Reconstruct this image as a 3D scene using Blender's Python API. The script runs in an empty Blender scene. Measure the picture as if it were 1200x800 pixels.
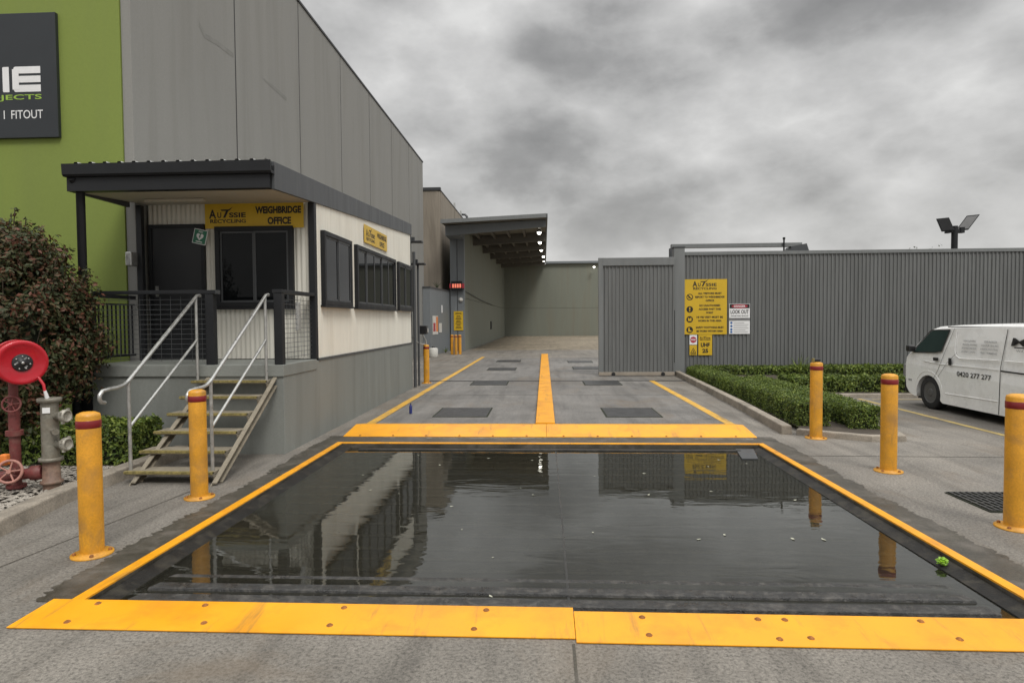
import bpy, bmesh, math, random
import numpy as np
from mathutils import Vector, Matrix
R = math.radians
random.seed(7); rng = np.random.default_rng(11)
S = bpy.context.scene
COL = S.collection
ORG = {}

# ------------------------------------------------------------------ materials
def new_mat(name):
    m = bpy.data.materials.new(name); m.use_nodes = True
    nt = m.node_tree
    for n in list(nt.nodes): nt.nodes.remove(n)
    out = nt.nodes.new('ShaderNodeOutputMaterial')
    return m, nt, out

def N(nt, t, **kw):
    n = nt.nodes.new(t)
    for k, v in kw.items():
        if k in n.inputs: n.inputs[k].default_value = v
        else: setattr(n, k, v)
    return n

def noise(nt, vec, scale, detail=4, rough=.55, dist=0.0):
    n = N(nt, 'ShaderNodeTexNoise'); n.inputs['Scale'].default_value = scale
    n.inputs['Detail'].default_value = detail; n.inputs['Roughness'].default_value = rough
    n.inputs['Distortion'].default_value = dist
    nt.links.new(vec, n.inputs['Vector']); return n.outputs['Fac']

def ramp(nt, fac, stops):
    r = N(nt, 'ShaderNodeValToRGB'); e = r.color_ramp.elements
    while len(e) < len(stops): e.new(.5)
    for el, (p, c) in zip(e, stops):
        el.position = p
        el.color = (c, c, c, 1) if not hasattr(c, '__len__') else (*c, 1)
    nt.links.new(fac, r.inputs[0]); return r.outputs[0]

def mixc(nt, fac, a, b, mode='MIX'):
    m = N(nt, 'ShaderNodeMix', data_type='RGBA', blend_type=mode)
    for sock, v in ((m.inputs[0], fac), (m.inputs[6], a), (m.inputs[7], b)):
        if isinstance(v, bpy.types.NodeSocket): nt.links.new(v, sock)
        elif hasattr(v, '__len__'): sock.default_value = (*v, 1)
        else: sock.default_value = v
    return m.outputs[2]

def mapvec(nt, scale=(1, 1, 1), loc=(0, 0, 0), world=True):
    if world: src = N(nt, 'ShaderNodeNewGeometry').outputs['Position']
    else: src = N(nt, 'ShaderNodeTexCoord').outputs['Object']
    mp = N(nt, 'ShaderNodeMapping'); mp.inputs['Scale'].default_value = scale; mp.inputs['Location'].default_value = loc
    nt.links.new(src, mp.inputs['Vector']); return mp.outputs['Vector']

def surf(name, col, rough=.6, metal=0.0, var=.12, scale=3.0, fine=40.0, finevar=.05, bump=.0, bscale=60, dirt=None, dirt_amt=0.0,
         dscale=1.2, streak=False, rvar=.1, spec=.5, coat=0.0, scuff=0.0):
    """painted / mineral surface: base colour with broad and fine variation, blotchy dirt and a small bump"""
    m, nt, out = new_mat(name)
    p = N(nt, 'ShaderNodeBsdfPrincipled'); nt.links.new(p.outputs[0], out.inputs[0])
    v = mapvec(nt); vs = mapvec(nt, (3, 3, .25)) if streak else v
    n1 = noise(nt, vs, scale, 5, .6); n2 = noise(nt, v, fine, 3, .6)
    lo = tuple(c * (1 - var) for c in col); hi = tuple(min(1, c * (1 + var)) for c in col)
    c = ramp(nt, n1, [(.3, lo), (.7, hi)])
    c = mixc(nt, 1.0, c, ramp(nt, n2, [(.3, 1 - finevar), (.7, 1.0)]), 'MULTIPLY')
    if dirt:
        d = noise(nt, vs, dscale, 6, .65, .4)
        f = ramp(nt, d, [(.48, 0.0), (.72, dirt_amt)])
        c = mixc(nt, f, c, dirt)
    if scuff:   # rubber marks and scrapes, drawn out along the direction of travel
        k = noise(nt, mapvec(nt, (7, .9, 1.6), (4, 9, 1)), 1.3, 6, .7, .4)
        c = mixc(nt, ramp(nt, k, [(.57, 0.0), (.68, scuff)]), c, (.11, .085, .05))
    nt.links.new(c, p.inputs['Base Color'])
    rr = ramp(nt, n1, [(.3, max(.03, rough - rvar)), (.7, min(1, rough + rvar))]); nt.links.new(rr, p.inputs['Roughness'])
    p.inputs['Metallic'].default_value = metal; p.inputs['Specular IOR Level'].default_value = spec
    p.inputs['Coat Weight'].default_value = coat
    if bump:
        b = N(nt, 'ShaderNodeBump', Strength=bump, Distance=.01)
        nt.links.new(noise(nt, v, bscale, 4, .6), b.inputs['Height']); nt.links.new(b.outputs[0], p.inputs['Normal'])
    return m

def leafmat(name, c1, c2, c3):
    m, nt, out = new_mat(name)
    g = N(nt, 'ShaderNodeNewGeometry')
    c = ramp(nt, g.outputs['Random Per Island'], [(0, c1), (.55, c2), (1, c3)])
    n = noise(nt, mapvec(nt), 2.2, 3)
    c = mixc(nt, 1.0, c, ramp(nt, n, [(.3, .65), (.7, 1.25)]), 'MULTIPLY')
    p = N(nt, 'ShaderNodeBsdfPrincipled'); p.inputs['Roughness'].default_value = .6
    nt.links.new(c, p.inputs['Base Color'])
    t = N(nt, 'ShaderNodeBsdfTranslucent'); nt.links.new(c, t.inputs['Color'])
    mx = N(nt, 'ShaderNodeMixShader', Fac=.22); mx.inputs[0].default_value = .22
    nt.links.new(p.outputs[0], mx.inputs[1]); nt.links.new(t.outputs[0], mx.inputs[2]); nt.links.new(mx.outputs[0], out.inputs[0])
    return m

def emit(name, col, strength):
    m, nt, out = new_mat(name)
    e = N(nt, 'ShaderNodeEmission'); e.inputs[0].default_value = (*col, 1); e.inputs[1].default_value = strength
    nt.links.new(e.outputs[0], out.inputs[0]); return m

def concrete_mat(name, base, kind):
    m, nt, out = new_mat(name)
    p = N(nt, 'ShaderNodeBsdfPrincipled'); nt.links.new(p.outputs[0], out.inputs[0])
    v = mapvec(nt)
    big = noise(nt, v, .33, 6, .62, .6); mid = noise(nt, mapvec(nt, (1, 1, 1), (7, 3, 0)), 1.6, 6, .65, .3)
    streaks = noise(nt, mapvec(nt, (2.2, .22, 1)), 1.7, 5, .62, .5)
    fine = noise(nt, v, 48, 4, .75); grit = noise(nt, v, 170, 2, .6)
    c = ramp(nt, big, [(.32, tuple(x * .74 for x in base)), (.52, base), (.7, tuple(min(1, x * 1.2) for x in base))])
    c = mixc(nt, 1.0, c, ramp(nt, mid, [(.3, .8), (.55, 1.0), (.75, 1.13)]), 'MULTIPLY')
    c = mixc(nt, 1.0, c, ramp(nt, streaks, [(.33, .76), (.5, 1.0), (.68, 1.1)]), 'MULTIPLY')
    c = mixc(nt, 1.0, c, ramp(nt, fine, [(.36, .5), (.5, 1.0), (.66, 1.35)]), 'MULTIPLY')
    c = mixc(nt, 1.0, c, ramp(nt, grit, [(.32, .75), (.6, 1.1)]), 'MULTIPLY')
    # warm brown silt stains with their own outline
    st = noise(nt, mapvec(nt, (1, .7, 1), (31, 11, 0)), .8, 7, .7, .9)
    c = mixc(nt, ramp(nt, st, [(.52, 0.0), (.68, .45)]), c, (.15, .115, .08))
    ol = noise(nt, mapvec(nt, (1, 1, 1), (3, 55, 0)), 2.3, 5, .6, .5)
    c = mixc(nt, ramp(nt, ol, [(.64, 0.0), (.74, .6)]), c, (.055, .052, .048))
    nt.links.new(c, p.inputs['Base Color'])
    nt.links.new(ramp(nt, mid, [(.3, .55), (.7, .9)]), p.inputs['Roughness'])
    p.inputs['Specular IOR Level'].default_value = .35
    b = N(nt, 'ShaderNodeBump', Strength=.7, Distance=.008)
    nt.links.new(fine, b.inputs['Height']); nt.links.new(b.outputs[0], p.inputs['Normal'])
    return m

M = {}
M['ground'] = concrete_mat('apron concrete', (.2, .184, .16), 0)
M['lane'] = concrete_mat('lane concrete', (.18, .172, .16), 1)
M['lit_silt'] = concrete_mat('silty shed floor with lit tint', (.255, .215, .155), 2)  # tan silt, with the floor's yellowish lit look put into the base colour
M['wet'] = surf('damp dark concrete', (.07, .062, .046), .5, var=.35, scale=2.5, finevar=.5, fine=70, bump=.4, bscale=80, dirt=(.16, .14, .12), dirt_amt=.55, dscale=4, rvar=.25)
M['kerb'] = surf('kerb concrete', (.33, .29, .235), .85, var=.3, scale=3, finevar=.35, fine=60, bump=.5, bscale=50, dirt=(.08, .07, .055), dirt_amt=.7, dscale=2.5)
M['yellow'] = surf('yellow safety paint', (.8, .35, .006), .42, var=.09, scale=2, finevar=.06, fine=120, dirt=(.5, .17, .015), dirt_amt=.55, dscale=2.6, scuff=.4, bump=.06, bscale=90)
M['yellow_road'] = surf('yellow road paint', (.72, .4, .04), .6, var=.12, scale=3, finevar=.3, fine=60, dirt=(.33, .26, .14), dirt_amt=.75, dscale=5, scuff=.6)
M['faded_yellow'] = surf('faded yellow road paint', (.5, .37, .12), .7, var=.2, scale=3, finevar=.4, fine=50, dirt=(.22, .18, .13), dirt_amt=.9, dscale=5)
M['bollard'] = surf('yellow bollard enamel', (.68, .315, .02), .45, var=.14, scale=5, finevar=.2, fine=70, dirt=(.32, .17, .05), dirt_amt=.75, dscale=4, scuff=.35, bump=.08, bscale=60)
M['redband'] = surf('red reflective tape', (.2, .012, .016), .35, var=.1)
M['rust'] = surf('rusty bolt steel', (.33, .13, .03), .8, var=.4, scale=30, finevar=.4)
M['black_steel'] = surf('black weathered steel', (.03, .03, .028), .42, var=.4, scale=5, finevar=.5, fine=90, bump=.5, bscale=130, dirt=(.09, .08, .065), dirt_amt=.5, dscale=8, rvar=.15)
M['rubber'] = surf('wet black rubber', (.014, .0135, .012), .55, var=.4, scale=5, finevar=.5, fine=70, bump=.4, bscale=90, dirt=(.07, .062, .045), dirt_amt=.6, dscale=6, spec=.25)
M['rib'] = surf('wet gritty rubber', (.035, .035, .034), .4, var=.4, scale=9, finevar=.6, fine=60, bump=.7, bscale=110, dirt=(.14, .13, .115), dirt_amt=.6, dscale=14, rvar=.2)
M['hatch'] = surf('dark checker plate', (.045, .045, .045), .45, var=.3, scale=6, finevar=.5, fine=60, bump=.4, bscale=90, rvar=.15)
M['charcoal'] = surf('charcoal powder coat', (.016, .017, .019), .5, var=.12, finevar=.08, spec=.3)
M['charcoal2'] = surf('slate grey steel', (.06, .064, .068), .45, var=.12, streak=True)
M['door'] = surf('charcoal door paint', (.02, .021, .023), .5, var=.1)
M['cream'] = surf('cream corrugated steel', (.69, .672, .6), .5, var=.05, streak=True, finevar=.04, dirt=(.45, .41, .33), dirt_amt=.35, dscale=1.1)
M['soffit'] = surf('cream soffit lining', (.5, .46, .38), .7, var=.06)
M['plinth'] = surf('grey green painted blockwork', (.225, .236, .218), .7, var=.09, scale=1.2, finevar=.12, fine=50, bump=.15, bscale=70, streak=True, dirt=(.13, .13, .115), dirt_amt=.5, dscale=.9)
M['green'] = surf('lime green render', (.195, .25, .05), .75, var=.05, scale=.8, finevar=.06, fine=30, bump=.1, bscale=60, streak=True)
M['tilt'] = surf('grey painted precast concrete', (.24, .237, .221), .72, var=.06, scale=.8, finevar=.07, fine=35, bump=.1, bscale=50, streak=True, dirt=(.17, .165, .145), dirt_amt=.5, dscale=.6)
M['cap'] = surf('dark parapet flashing', (.03, .031, .033), .45)
M['signboard'] = surf('anthracite sign board', (.022, .026, .03), .45, var=.06)
M['white'] = surf('white vinyl', (.78, .78, .78), .45, var=.03)
M['limevinyl'] = surf('lime vinyl', (.3, .47, .06), .45, var=.03)
M['signyellow'] = surf('yellow sign face', (.62, .4, .02), .4, var=.05)
M['ink'] = surf('black vinyl', (.015, .014, .013), .5, var=.05)
M['danger'] = surf('red sign ink', (.42, .03, .05), .45, var=.05)
M['bluedot'] = surf('blue sign ink', (.02, .12, .36), .45, var=.05)
M['aed'] = surf('green sign face', (.01, .16, .08), .4, var=.05)
M['galv'] = surf('galvanised steel', (.52, .52, .5), .36, metal=.75, var=.15, scale=14, finevar=.12, rvar=.12)
M['galv_dull'] = surf('weathered steel stair', (.28, .245, .185), .65, metal=.1, var=.2, scale=8, finevar=.3, fine=70)
M['nosing'] = surf('worn yellow stair nosing', (.27, .22, .075), .7, var=.3, scale=20, finevar=.4)
M['red'] = surf('red hose reel enamel', (.46, .006, .018), .25, var=.06, finevar=.05, coat=.3)
M['red_pipe'] = surf('faded red pipe paint', (.19, .045, .042), .55, var=.25, scale=9, finevar=.25, dirt=(.2, .13, .1), dirt_amt=.6, dscale=7)
M['pipe'] = surf('weathered grey brass pipe', (.24, .225, .185), .5, metal=.25, var=.25, scale=9, finevar=.25, dirt=(.16, .12, .08), dirt_amt=.6, dscale=7)
M['pipe_pale'] = surf('pale worn pipe cap', (.36, .34, .29), .5, metal=.3, var=.25, scale=20, finevar=.2)
M['pipe_brown'] = surf('brown rusted pipe', (.2, .12, .085), .6, var=.3, scale=10, finevar=.3, dirt=(.25, .2, .15), dirt_amt=.6, dscale=7)
M['pinkwheel'] = surf('faded pink valve wheel paint', (.42, .2, .16), .6, var=.2, scale=12, finevar=.2)
M['orange'] = surf('orange tag', (.75, .22, .04), .5)
M['colorbond'] = surf('blue grey profiled steel', (.15, .155, .153), .5, var=.11, streak=True, finevar=.06, dirt=(.1, .103, .1), dirt_amt=.5, dscale=.7)
M['colorbond_light'] = surf('pale blue grey steel trim', (.17, .178, .178), .5, var=.08, streak=True)
M['beige_steel'] = surf('dusty gate sill', (.3, .26, .21), .7, var=.15)
M['shedgrey'] = surf('shed precast wall', (.19, .2, .163), .8, var=.08, scale=.5, finevar=.1, fine=20, streak=True, dirt=(.17, .15, .11), dirt_amt=.6, dscale=.5)
M['shedsteel'] = surf('shed blue grey steel', (.17, .185, .195), .5, var=.06, streak=True)
M['purlin'] = surf('shed roof underside', (.16, .148, .12), .6, var=.2, scale=1)
M['rafter'] = surf('shed rafter steel', (.11, .1, .083), .6, var=.15)
M['tanwall'] = surf('stained tan concrete', (.27, .235, .19), .85, var=.1, scale=.5, streak=True, finevar=.15, dirt=(.09, .075, .055), dirt_amt=.75, dscale=.5)
M['lamp'] = emit('lit LED lens', (1, .95, .82), 7)
M['beacon'] = emit('red lit display', (1, .25, .16), .7)
M['vanwhite'] = surf('white van paint', (.84, .84, .82), .28, var=.03, finevar=.03, coat=.4, dirt=(.5, .47, .42), dirt_amt=.35, dscale=2)
M['tyre'] = surf('tyre rubber', (.018, .018, .018), .8, var=.2)
M['rim'] = surf('dark hubcap', (.11, .11, .11), .45, metal=.3)
M['blackplastic'] = surf('black plastic', (.014, .014, .015), .45)
M['greytext'] = surf('grey vinyl', (.22, .22, .22), .5)
M['stone'] = surf('gravel stone', (.34, .31, .265), .85, var=.4, scale=14, finevar=.3)
M['soil'] = surf('dark soil', (.075, .06, .045), .95, var=.3, scale=6, finevar=.4, bump=.6, bscale=40)
M['bark'] = surf('bark', (.085, .065, .045), .9, var=.3, scale=8, finevar=.3)
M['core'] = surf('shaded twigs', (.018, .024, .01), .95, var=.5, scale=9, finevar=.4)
M['hedge'] = leafmat('box hedge leaf', (.045, .08, .01), (.105, .155, .02), (.23, .28, .05))
M['shrub'] = leafmat('red tipped shrub leaf', (.028, .045, .012), (.062, .066, .022), (.17, .055, .034))
M['treeleaf'] = leafmat('tree leaf', (.03, .045, .02), (.05, .07, .03), (.08, .1, .04))
M['paleleaf'] = surf('pale dead leaf', (.42, .42, .33), .6, var=.3, scale=20)
M['limeplastic'] = surf('lime green plastic', (.2, .38, .02), .35, var=.1)
M['blueplastic'] = surf('dark blue plastic', (.02, .03, .16), .35)
M['bucket'] = surf('dirty white plastic', (.55, .54, .5), .5)
M['card'] = surf('sign white', (.62, .6, .56), .5)

def glassdark(name, tint, rough=.02):
    m, nt, out = new_mat(name)
    p = N(nt, 'ShaderNodeBsdfPrincipled'); nt.links.new(p.outputs[0], out.inputs[0])
    n = noise(nt, mapvec(nt), 1.3, 2)
    nt.links.new(ramp(nt, n, [(.3, tuple(c * .7 for c in tint)), (.7, tint)]), p.inputs['Base Color'])
    p.inputs['Roughness'].default_value = rough; p.inputs['IOR'].default_value = 1.22
    b = N(nt, 'ShaderNodeBump', Strength=.02, Distance=.02); nt.links.new(n, b.inputs['Height']); nt.links.new(b.outputs[0], p.inputs['Normal'])
    return m
M['glass'] = glassdark('dark tinted window glass', (.008, .009, .01))
M['vanglass'] = glassdark('green tinted van glass', (.03, .05, .045))

def water_mat():
    m, nt, out = new_mat('murky standing water')
    v = mapvec(nt, (1, 1, 1)); v2 = mapvec(nt, (.55, 1.6, 1))
    b = N(nt, 'ShaderNodeBump', Strength=.085, Distance=.02)
    h = N(nt, 'ShaderNodeMath', operation='ADD')
    nt.links.new(noise(nt, v2, 3.2, 3, .5, .6), h.inputs[0]); nt.links.new(noise(nt, v, .9, 2), h.inputs[1])
    nt.links.new(h.outputs[0], b.inputs['Height'])
    g = N(nt, 'ShaderNodeBsdfGlossy'); g.inputs['Roughness'].default_value = .012; g.inputs['Color'].default_value = (.95, .97, .96, 1)
    t = N(nt, 'ShaderNodeBsdfTransparent'); t.inputs[0].default_value = (.72, .69, .58, 1)
    d = N(nt, 'ShaderNodeBsdfDiffuse'); d.inputs[0].default_value = (.045, .043, .032, 1)
    mx0 = N(nt, 'ShaderNodeMixShader'); mx0.inputs[0].default_value = .3
    nt.links.new(t.outputs[0], mx0.inputs[1]); nt.links.new(d.outputs[0], mx0.inputs[2])
    f = N(nt, 'ShaderNodeFresnel', IOR=1.62); nt.links.new(b.outputs[0], f.inputs['Normal']); nt.links.new(b.outputs[0], g.inputs['Normal'])
    mx = N(nt, 'ShaderNodeMixShader'); nt.links.new(f.outputs[0], mx.inputs[0])
    nt.links.new(mx0.outputs[0], mx.inputs[1]); nt.links.new(g.outputs[0], mx.inputs[2]); nt.links.new(mx.outputs[0], out.inputs[0])
    return m
M['water'] = water_mat()

# ------------------------------------------------------------------ mesh helpers
class MB:
    def __init__(s): s.v = []; s.f = []; s.sm = []
    def add(s, vs, fs, smooth=False):
        o = len(s.v); s.v += [tuple(x) for x in vs]
        for f in fs: s.f.append(tuple(i + o for i in f)); s.sm.append(smooth)
        return s
    def box(s, x0, x1, y0, y1, z0, z1):
        v = [(x0, y0, z0), (x1, y0, z0), (x1, y1, z0), (x0, y1, z0), (x0, y0, z1), (x1, y0, z1), (x1, y1, z1), (x0, y1, z1)]
        return s.add(v, [(0, 3, 2, 1), (4, 5, 6, 7), (0, 1, 5, 4), (1, 2, 6, 5), (2, 3, 7, 6), (3, 0, 4, 7)])
    def hexa(s, v):   # 8 corners, bottom four then top four, counter-clockwise from above
        return s.add(v, [(0, 3, 2, 1), (4, 5, 6, 7), (0, 1, 5, 4), (1, 2, 6, 5), (2, 3, 7, 6), (3, 0, 4, 7)])
    def quad(s, a, b, c, d): return s.add([a, b, c, d], [(0, 1, 2, 3)])
    def lathe(s, prof, c=(0, 0, 0), axis='z', n=24, cap=True):
        """prof: (radius, along) pairs about an axis through c; axis is 'x','y','z' or a vector"""
        ax = {'x': Vector((1, 0, 0)), 'y': Vector((0, 1, 0)), 'z': Vector((0, 0, 1))}[axis] if isinstance(axis, str) else Vector(axis).normalized()
        u = ax.orthogonal().normalized(); w = ax.cross(u); c = Vector(c); vs = []; fs = []
        for r, a in prof:
            for i in range(n):
                t = 2 * math.pi * i / n; vs.append(c + ax * a + (u * math.cos(t) + w * math.sin(t)) * r)
        for j in range(len(prof) - 1):
            for i in range(n):
                k = (i + 1) % n; fs.append((j * n + i, j * n + k, (j + 1) * n + k, (j + 1) * n + i))
        s.add(vs, fs, True)
        if cap:
            m = len(prof) - 1
            s.add(vs[:n], [tuple(reversed(range(n)))]); s.add(vs[m * n:], [tuple(range(n))])
        return s
    def cyl(s, p0, p1, r, n=16, r2=None):
        p0 = Vector(p0); p1 = Vector(p1); d = p1 - p0
        return s.lathe([(r, 0), (r if r2 is None else r2, d.length)], p0, d, n)
    def tube(s, pts, r, n=10, closed=False):
        pts = [Vector(p) for p in pts]; vs = []; fs = []; m = len(pts); up = None
        rr = r if hasattr(r, '__len__') else [r] * m
        for i, p in enumerate(pts):
            a = pts[(i - 1) % m] if (i or closed) else p; b = pts[(i + 1) % m] if (i < m - 1 or closed) else p
            d = (b - a).normalized()
            up = d.orthogonal().normalized() if up is None else (up - d * up.dot(d)).normalized()
            w = d.cross(up)
            for k in range(n):
                t = 2 * math.pi * k / n; vs.append(p + (up * math.cos(t) + w * math.sin(t)) * rr[i])
        for j in range(m if closed else m - 1):
            jj = (j + 1) % m
            for k in range(n): kk = (k + 1) % n; fs.append((j * n + k, j * n + kk, jj * n + kk, jj * n + k))
        s.add(vs, fs, True)
        if not closed: s.add(vs[:n], [tuple(reversed(range(n)))]); s.add(vs[-n:], [tuple(range(n))])
        return s
    def prism(s, poly, off):
        """poly: planar 3-D polygon, extruded by vector off"""
        n = len(poly); off = Vector(off); a = [Vector(p) for p in poly]; b = [p + off for p in a]
        s.add(a + b, [tuple(reversed(range(n))), tuple(range(n, 2 * n))] + [(i, (i + 1) % n, n + (i + 1) % n, n + i) for i in range(n)]); return s
    def sheet(s, o, u, up, w, h, prof, pitch, nrm, h_end=None):
        """profiled sheet: prof = list of (fraction of pitch, offset) repeated along u"""
        o = Vector(o); u = Vector(u); up = Vector(up); nrm = Vector(nrm); h_end = h if h_end is None else h_end
        xs = []; k = 0
        while k * pitch < w:
            for f, d in prof:
                x = (k + f) * pitch
                if x <= w: xs.append((x, d))
            k += 1
        vs = []; fs = []
        for x, d in xs:
            b = o + u * x + nrm * d; vs += [b, b + up * (h + (h_end - h) * x / w)]
        for i in range(len(xs) - 1): fs.append((2 * i, 2 * i + 2, 2 * i + 3, 2 * i + 1))
        s.add(vs, fs, len(prof) > 6); return s
    def build(s, name, mat, parent=None, org=None, bev=0, seg=2, kind=None):
        org = Vector(org) if org is not None else (ORG[parent.name] if parent else Vector((0, 0, 0)))
        me = bpy.data.meshes.new(name)
        me.from_pydata([tuple(Vector(v) - org) for v in s.v], [], s.f)
        me.polygons.foreach_set('use_smooth', s.sm); me.validate(); me.update()
        bm = bmesh.new(); bm.from_mesh(me)
        if len(bm.faces) < 30000:
            bmesh.ops.recalc_face_normals(bm, faces=bm.faces)
        bm.to_mesh(me); bm.free()
        o = bpy.data.objects.new(name, me); COL.objects.link(o); me.materials.append(M[mat])
        if parent: o.parent = parent
        else: o.location = org
        ORG[o.name] = org
        if bev:
            b = o.modifiers.new('bevel', 'BEVEL'); b.width = bev; b.segments = seg; b.limit_method = 'ANGLE'; b.angle_limit = R(40)
        if kind: o['kind'] = kind
        return o

def tag(o, label, cat, group=None, kind=None):
    o['label'] = label; o['category'] = cat
    if group: o['group'] = group
    if kind: o['kind'] = kind
    return o

def thing(name, label, cat, loc, group=None):
    o = bpy.data.objects.new(name, None); COL.objects.link(o); o.location = loc; o.empty_display_size = .2
    ORG[o.name] = Vector(loc); return tag(o, label, cat, group)

def copy_tree(o, loc=None, label=None, parent=None):
    c = o.copy(); COL.objects.link(c); ORG[c.name] = ORG[o.name]
    if parent: c.parent = parent
    for ch in list(o.children): copy_tree(ch, parent=c)
    if loc is not None: c.location = loc
    if label: c['label'] = label
    return c

def text_geo(body, bold=0.0):
    cu = bpy.data.curves.new('t', 'FONT'); cu.body = body; cu.offset = bold; cu.resolution_u = 3
    cu.align_x = 'CENTER'
    ob = bpy.data.objects.new('t', cu); COL.objects.link(ob)
    dg = bpy.context.evaluated_depsgraph_get(); me = bpy.data.meshes.new_from_object(ob.evaluated_get(dg))
    vs = np.array([v.co[:] for v in me.vertices]); fs = [tuple(p.vertices) for p in me.polygons]
    bpy.data.objects.remove(ob); bpy.data.curves.remove(cu); bpy.data.meshes.remove(me)
    return vs, fs

def write(mb, body, c, u, up, w=None, h=None, bold=.02, shear=0.0):
    """letters as real geometry, fitted in a w x h box centred on c, reading along u"""
    vs, fs = text_geo(body, bold); c = Vector(c); u = Vector(u); up = Vector(up)
    lo = vs.min(0); hi = vs.max(0); sz = hi - lo; mid = (lo + hi) / 2
    sx = w / sz[0] if w else None; sy = h / sz[1] if h else None
    sx = sx or sy; sy = sy or sx
    mb.add([c + u * ((x - mid[0]) * sx + shear * (y - mid[1]) * sy) + up * ((y - mid[1]) * sy) for x, y, z in vs], fs)
    return mb

def disc(mb, c, u, up, r, n=20, r0=0.0):
    c = Vector(c); u = Vector(u); up = Vector(up)
    pts = [c + u * r * math.cos(2 * math.pi * i / n) + up * r * math.sin(2 * math.pi * i / n) for i in range(n)]
    if r0:
        q = [c + (p - c) * (r0 / r) for p in pts]; mb.add(pts + q, [(i, (i + 1) % n, n + (i + 1) % n, n + i) for i in range(n)])
    else: mb.add(pts, [tuple(range(n))])
    return mb
def bar(mb, c, u, up, w, h):
    c = Vector(c); u = Vector(u) * w / 2; up = Vector(up) * h / 2
    return mb.quad(c - u - up, c + u - up, c + u + up, c - u + up)
def poly(mb, c, u, up, pts, s=1):
    c = Vector(c); u = Vector(u); up = Vector(up)
    return mb.add([c + u * x * s + up * y * s for x, y in pts], [tuple(range(len(pts)))])

EX, EY, EZ = (1, 0, 0), (0, 1, 0), (0, 0, 1)
SINE = [(i / 8, .009 * math.sin(2 * math.pi * i / 8)) for i in range(8)]
RIB = [(0, 0), (.5, 0), (.62, .028), (.88, .028)]

def recycler_logo(mb, c, u, up, w):
    """two line wordmark with a kicked-up arrow for its third letter"""
    c = Vector(c); u = Vector(u); up = Vector(up)
    write(mb, 'A', c + u * (-.42 * w) + up * .05 * w, u, up, h=.24 * w, w=.2 * w, bold=.03)
    write(mb, 'U', c + u * (-.235 * w) + up * .02 * w, u, up, h=.15 * w, w=.11 * w, bold=.03)
    poly(mb, c + u * (-.1 * w), u, up, [(-.1, .17), (.12, .17), (.24, .24), (.17, .16), (.11, .12), (.03, -.05), (-.035, -.05), (.05, .13), (-.07, .13)], w)
    write(mb, 'SSIE', c + u * (.26 * w) + up * .02 * w, u, up, h=.13 * w, w=.46 * w, bold=.03)
    write(mb, 'RECYCLING', c + up * (-.14 * w), u, up, h=.1 * w, w=.98 * w, bold=.03)

# ------------------------------------------------------------------ setting: ground, water
px0, px1, py0, py1 = -2.88, 2.93, 3.66, 8.66
g = MB()
xs = [-400, px0, px1, 400]; ys = [-200, py0, py1, 500]
for i in range(3):
    for j in range(3):
        if (i, j) != (1, 1): g.quad((xs[i], ys[j], 0), (xs[i + 1], ys[j], 0), (xs[i + 1], ys[j + 1], 0), (xs[i], ys[j + 1], 0))
gobj = g.build('ground', 'ground', kind='structure')
MB().box(-2.84, 3.02, 10.08, 28.2, -.05, .004).build('lane_slab', 'lane', kind='structure')
# damp margins beside the pit
wm = MB()
def ragged(ax, inner, outer, a, b, n=220):
    """band beside the pit whose outer edge wanders"""
    vs = []
    for i in range(n + 1):
        t_ = a + (b - a) * i / n; e = outer + (outer - inner) * (.1 * math.sin(t_ * 1.7) + .05 * math.sin(t_ * 9.7 + 1) + rng.uniform(-.11, .11))
        vs += [(inner, t_, .004), (e, t_, .004)] if ax == 'x' else [(t_, inner, .004), (t_, e, .004)]
    wm.add(vs, [(2 * i, 2 * i + 1, 2 * i + 3, 2 * i + 2) for i in range(n)])
ragged('x', -2.955, -3.2, 3.66, 9.2); ragged('x', 3.005, 3.27, 3.62, 9.2); ragged('y', 8.745, 9.08, -2.954, 3.004)
wm.build('damp_margin', 'wet', kind='structure')
jm = MB()
jm.quad((.125, -3, .004), (.14, -3, .004), (.155, 3.28, .004), (.14, 3.28, .004))
for y in (14.3, 21.0): jm.quad((-2.8, y, .008), (3, y, .008), (3, y + .02, .008), (-2.8, y + .02, .008))
jm.quad((-4.0, 3.2, .004), (-3.992, 3.2, .004), (-3.62, 6.2, .004), (-3.628, 6.2, .004))
jm.quad((3.3, 7.95, .004), (6.4, 7.9, .004), (6.4, 7.915, .004), (3.3, 7.965, .004))
jm.quad((-9, 28.3, .004), (9, 28.3, .004), (9, 28.36, .004), (-9, 28.36, .004))
jm.build('ground_joint', 'wet', kind='structure')
WZ = -.058
wt = MB(); wt.quad((px0 + .005, py0 + .005, WZ), (px1 - .005, py0 + .005, WZ), (px1 - .005, py1 - .005, WZ), (px0 + .005, py1 - .005, WZ))
wt.build('water', 'water', kind='structure')

# lane markings and driveway paint
lm = MB()
for (xa, xb, ya, yb, w) in ((-2.93, -2.87, 10.08, 29.2, .15), (3.03, 2.99, 10.08, 17.6, .15)):
    lm.quad((xa - w / 2, ya, .009), (xa + w / 2, ya, .009), (xb + w / 2, yb, .009), (xb - w / 2, yb, .009))
lm.build('lane_line', 'yellow_road', kind='structure')
pm = MB(); pm.quad((6.64, 6.0, .004), (6.74, 6.0, .004), (6.74, 13.6, .004), (6.64, 13.6, .004))
pm.quad((6.9, 13.45, .004), (8.6, 13.45, .004), (8.6, 13.53, .004), (6.9, 13.53, .004))
pm.build('parking_line', 'faded_yellow', kind='structure')

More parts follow.
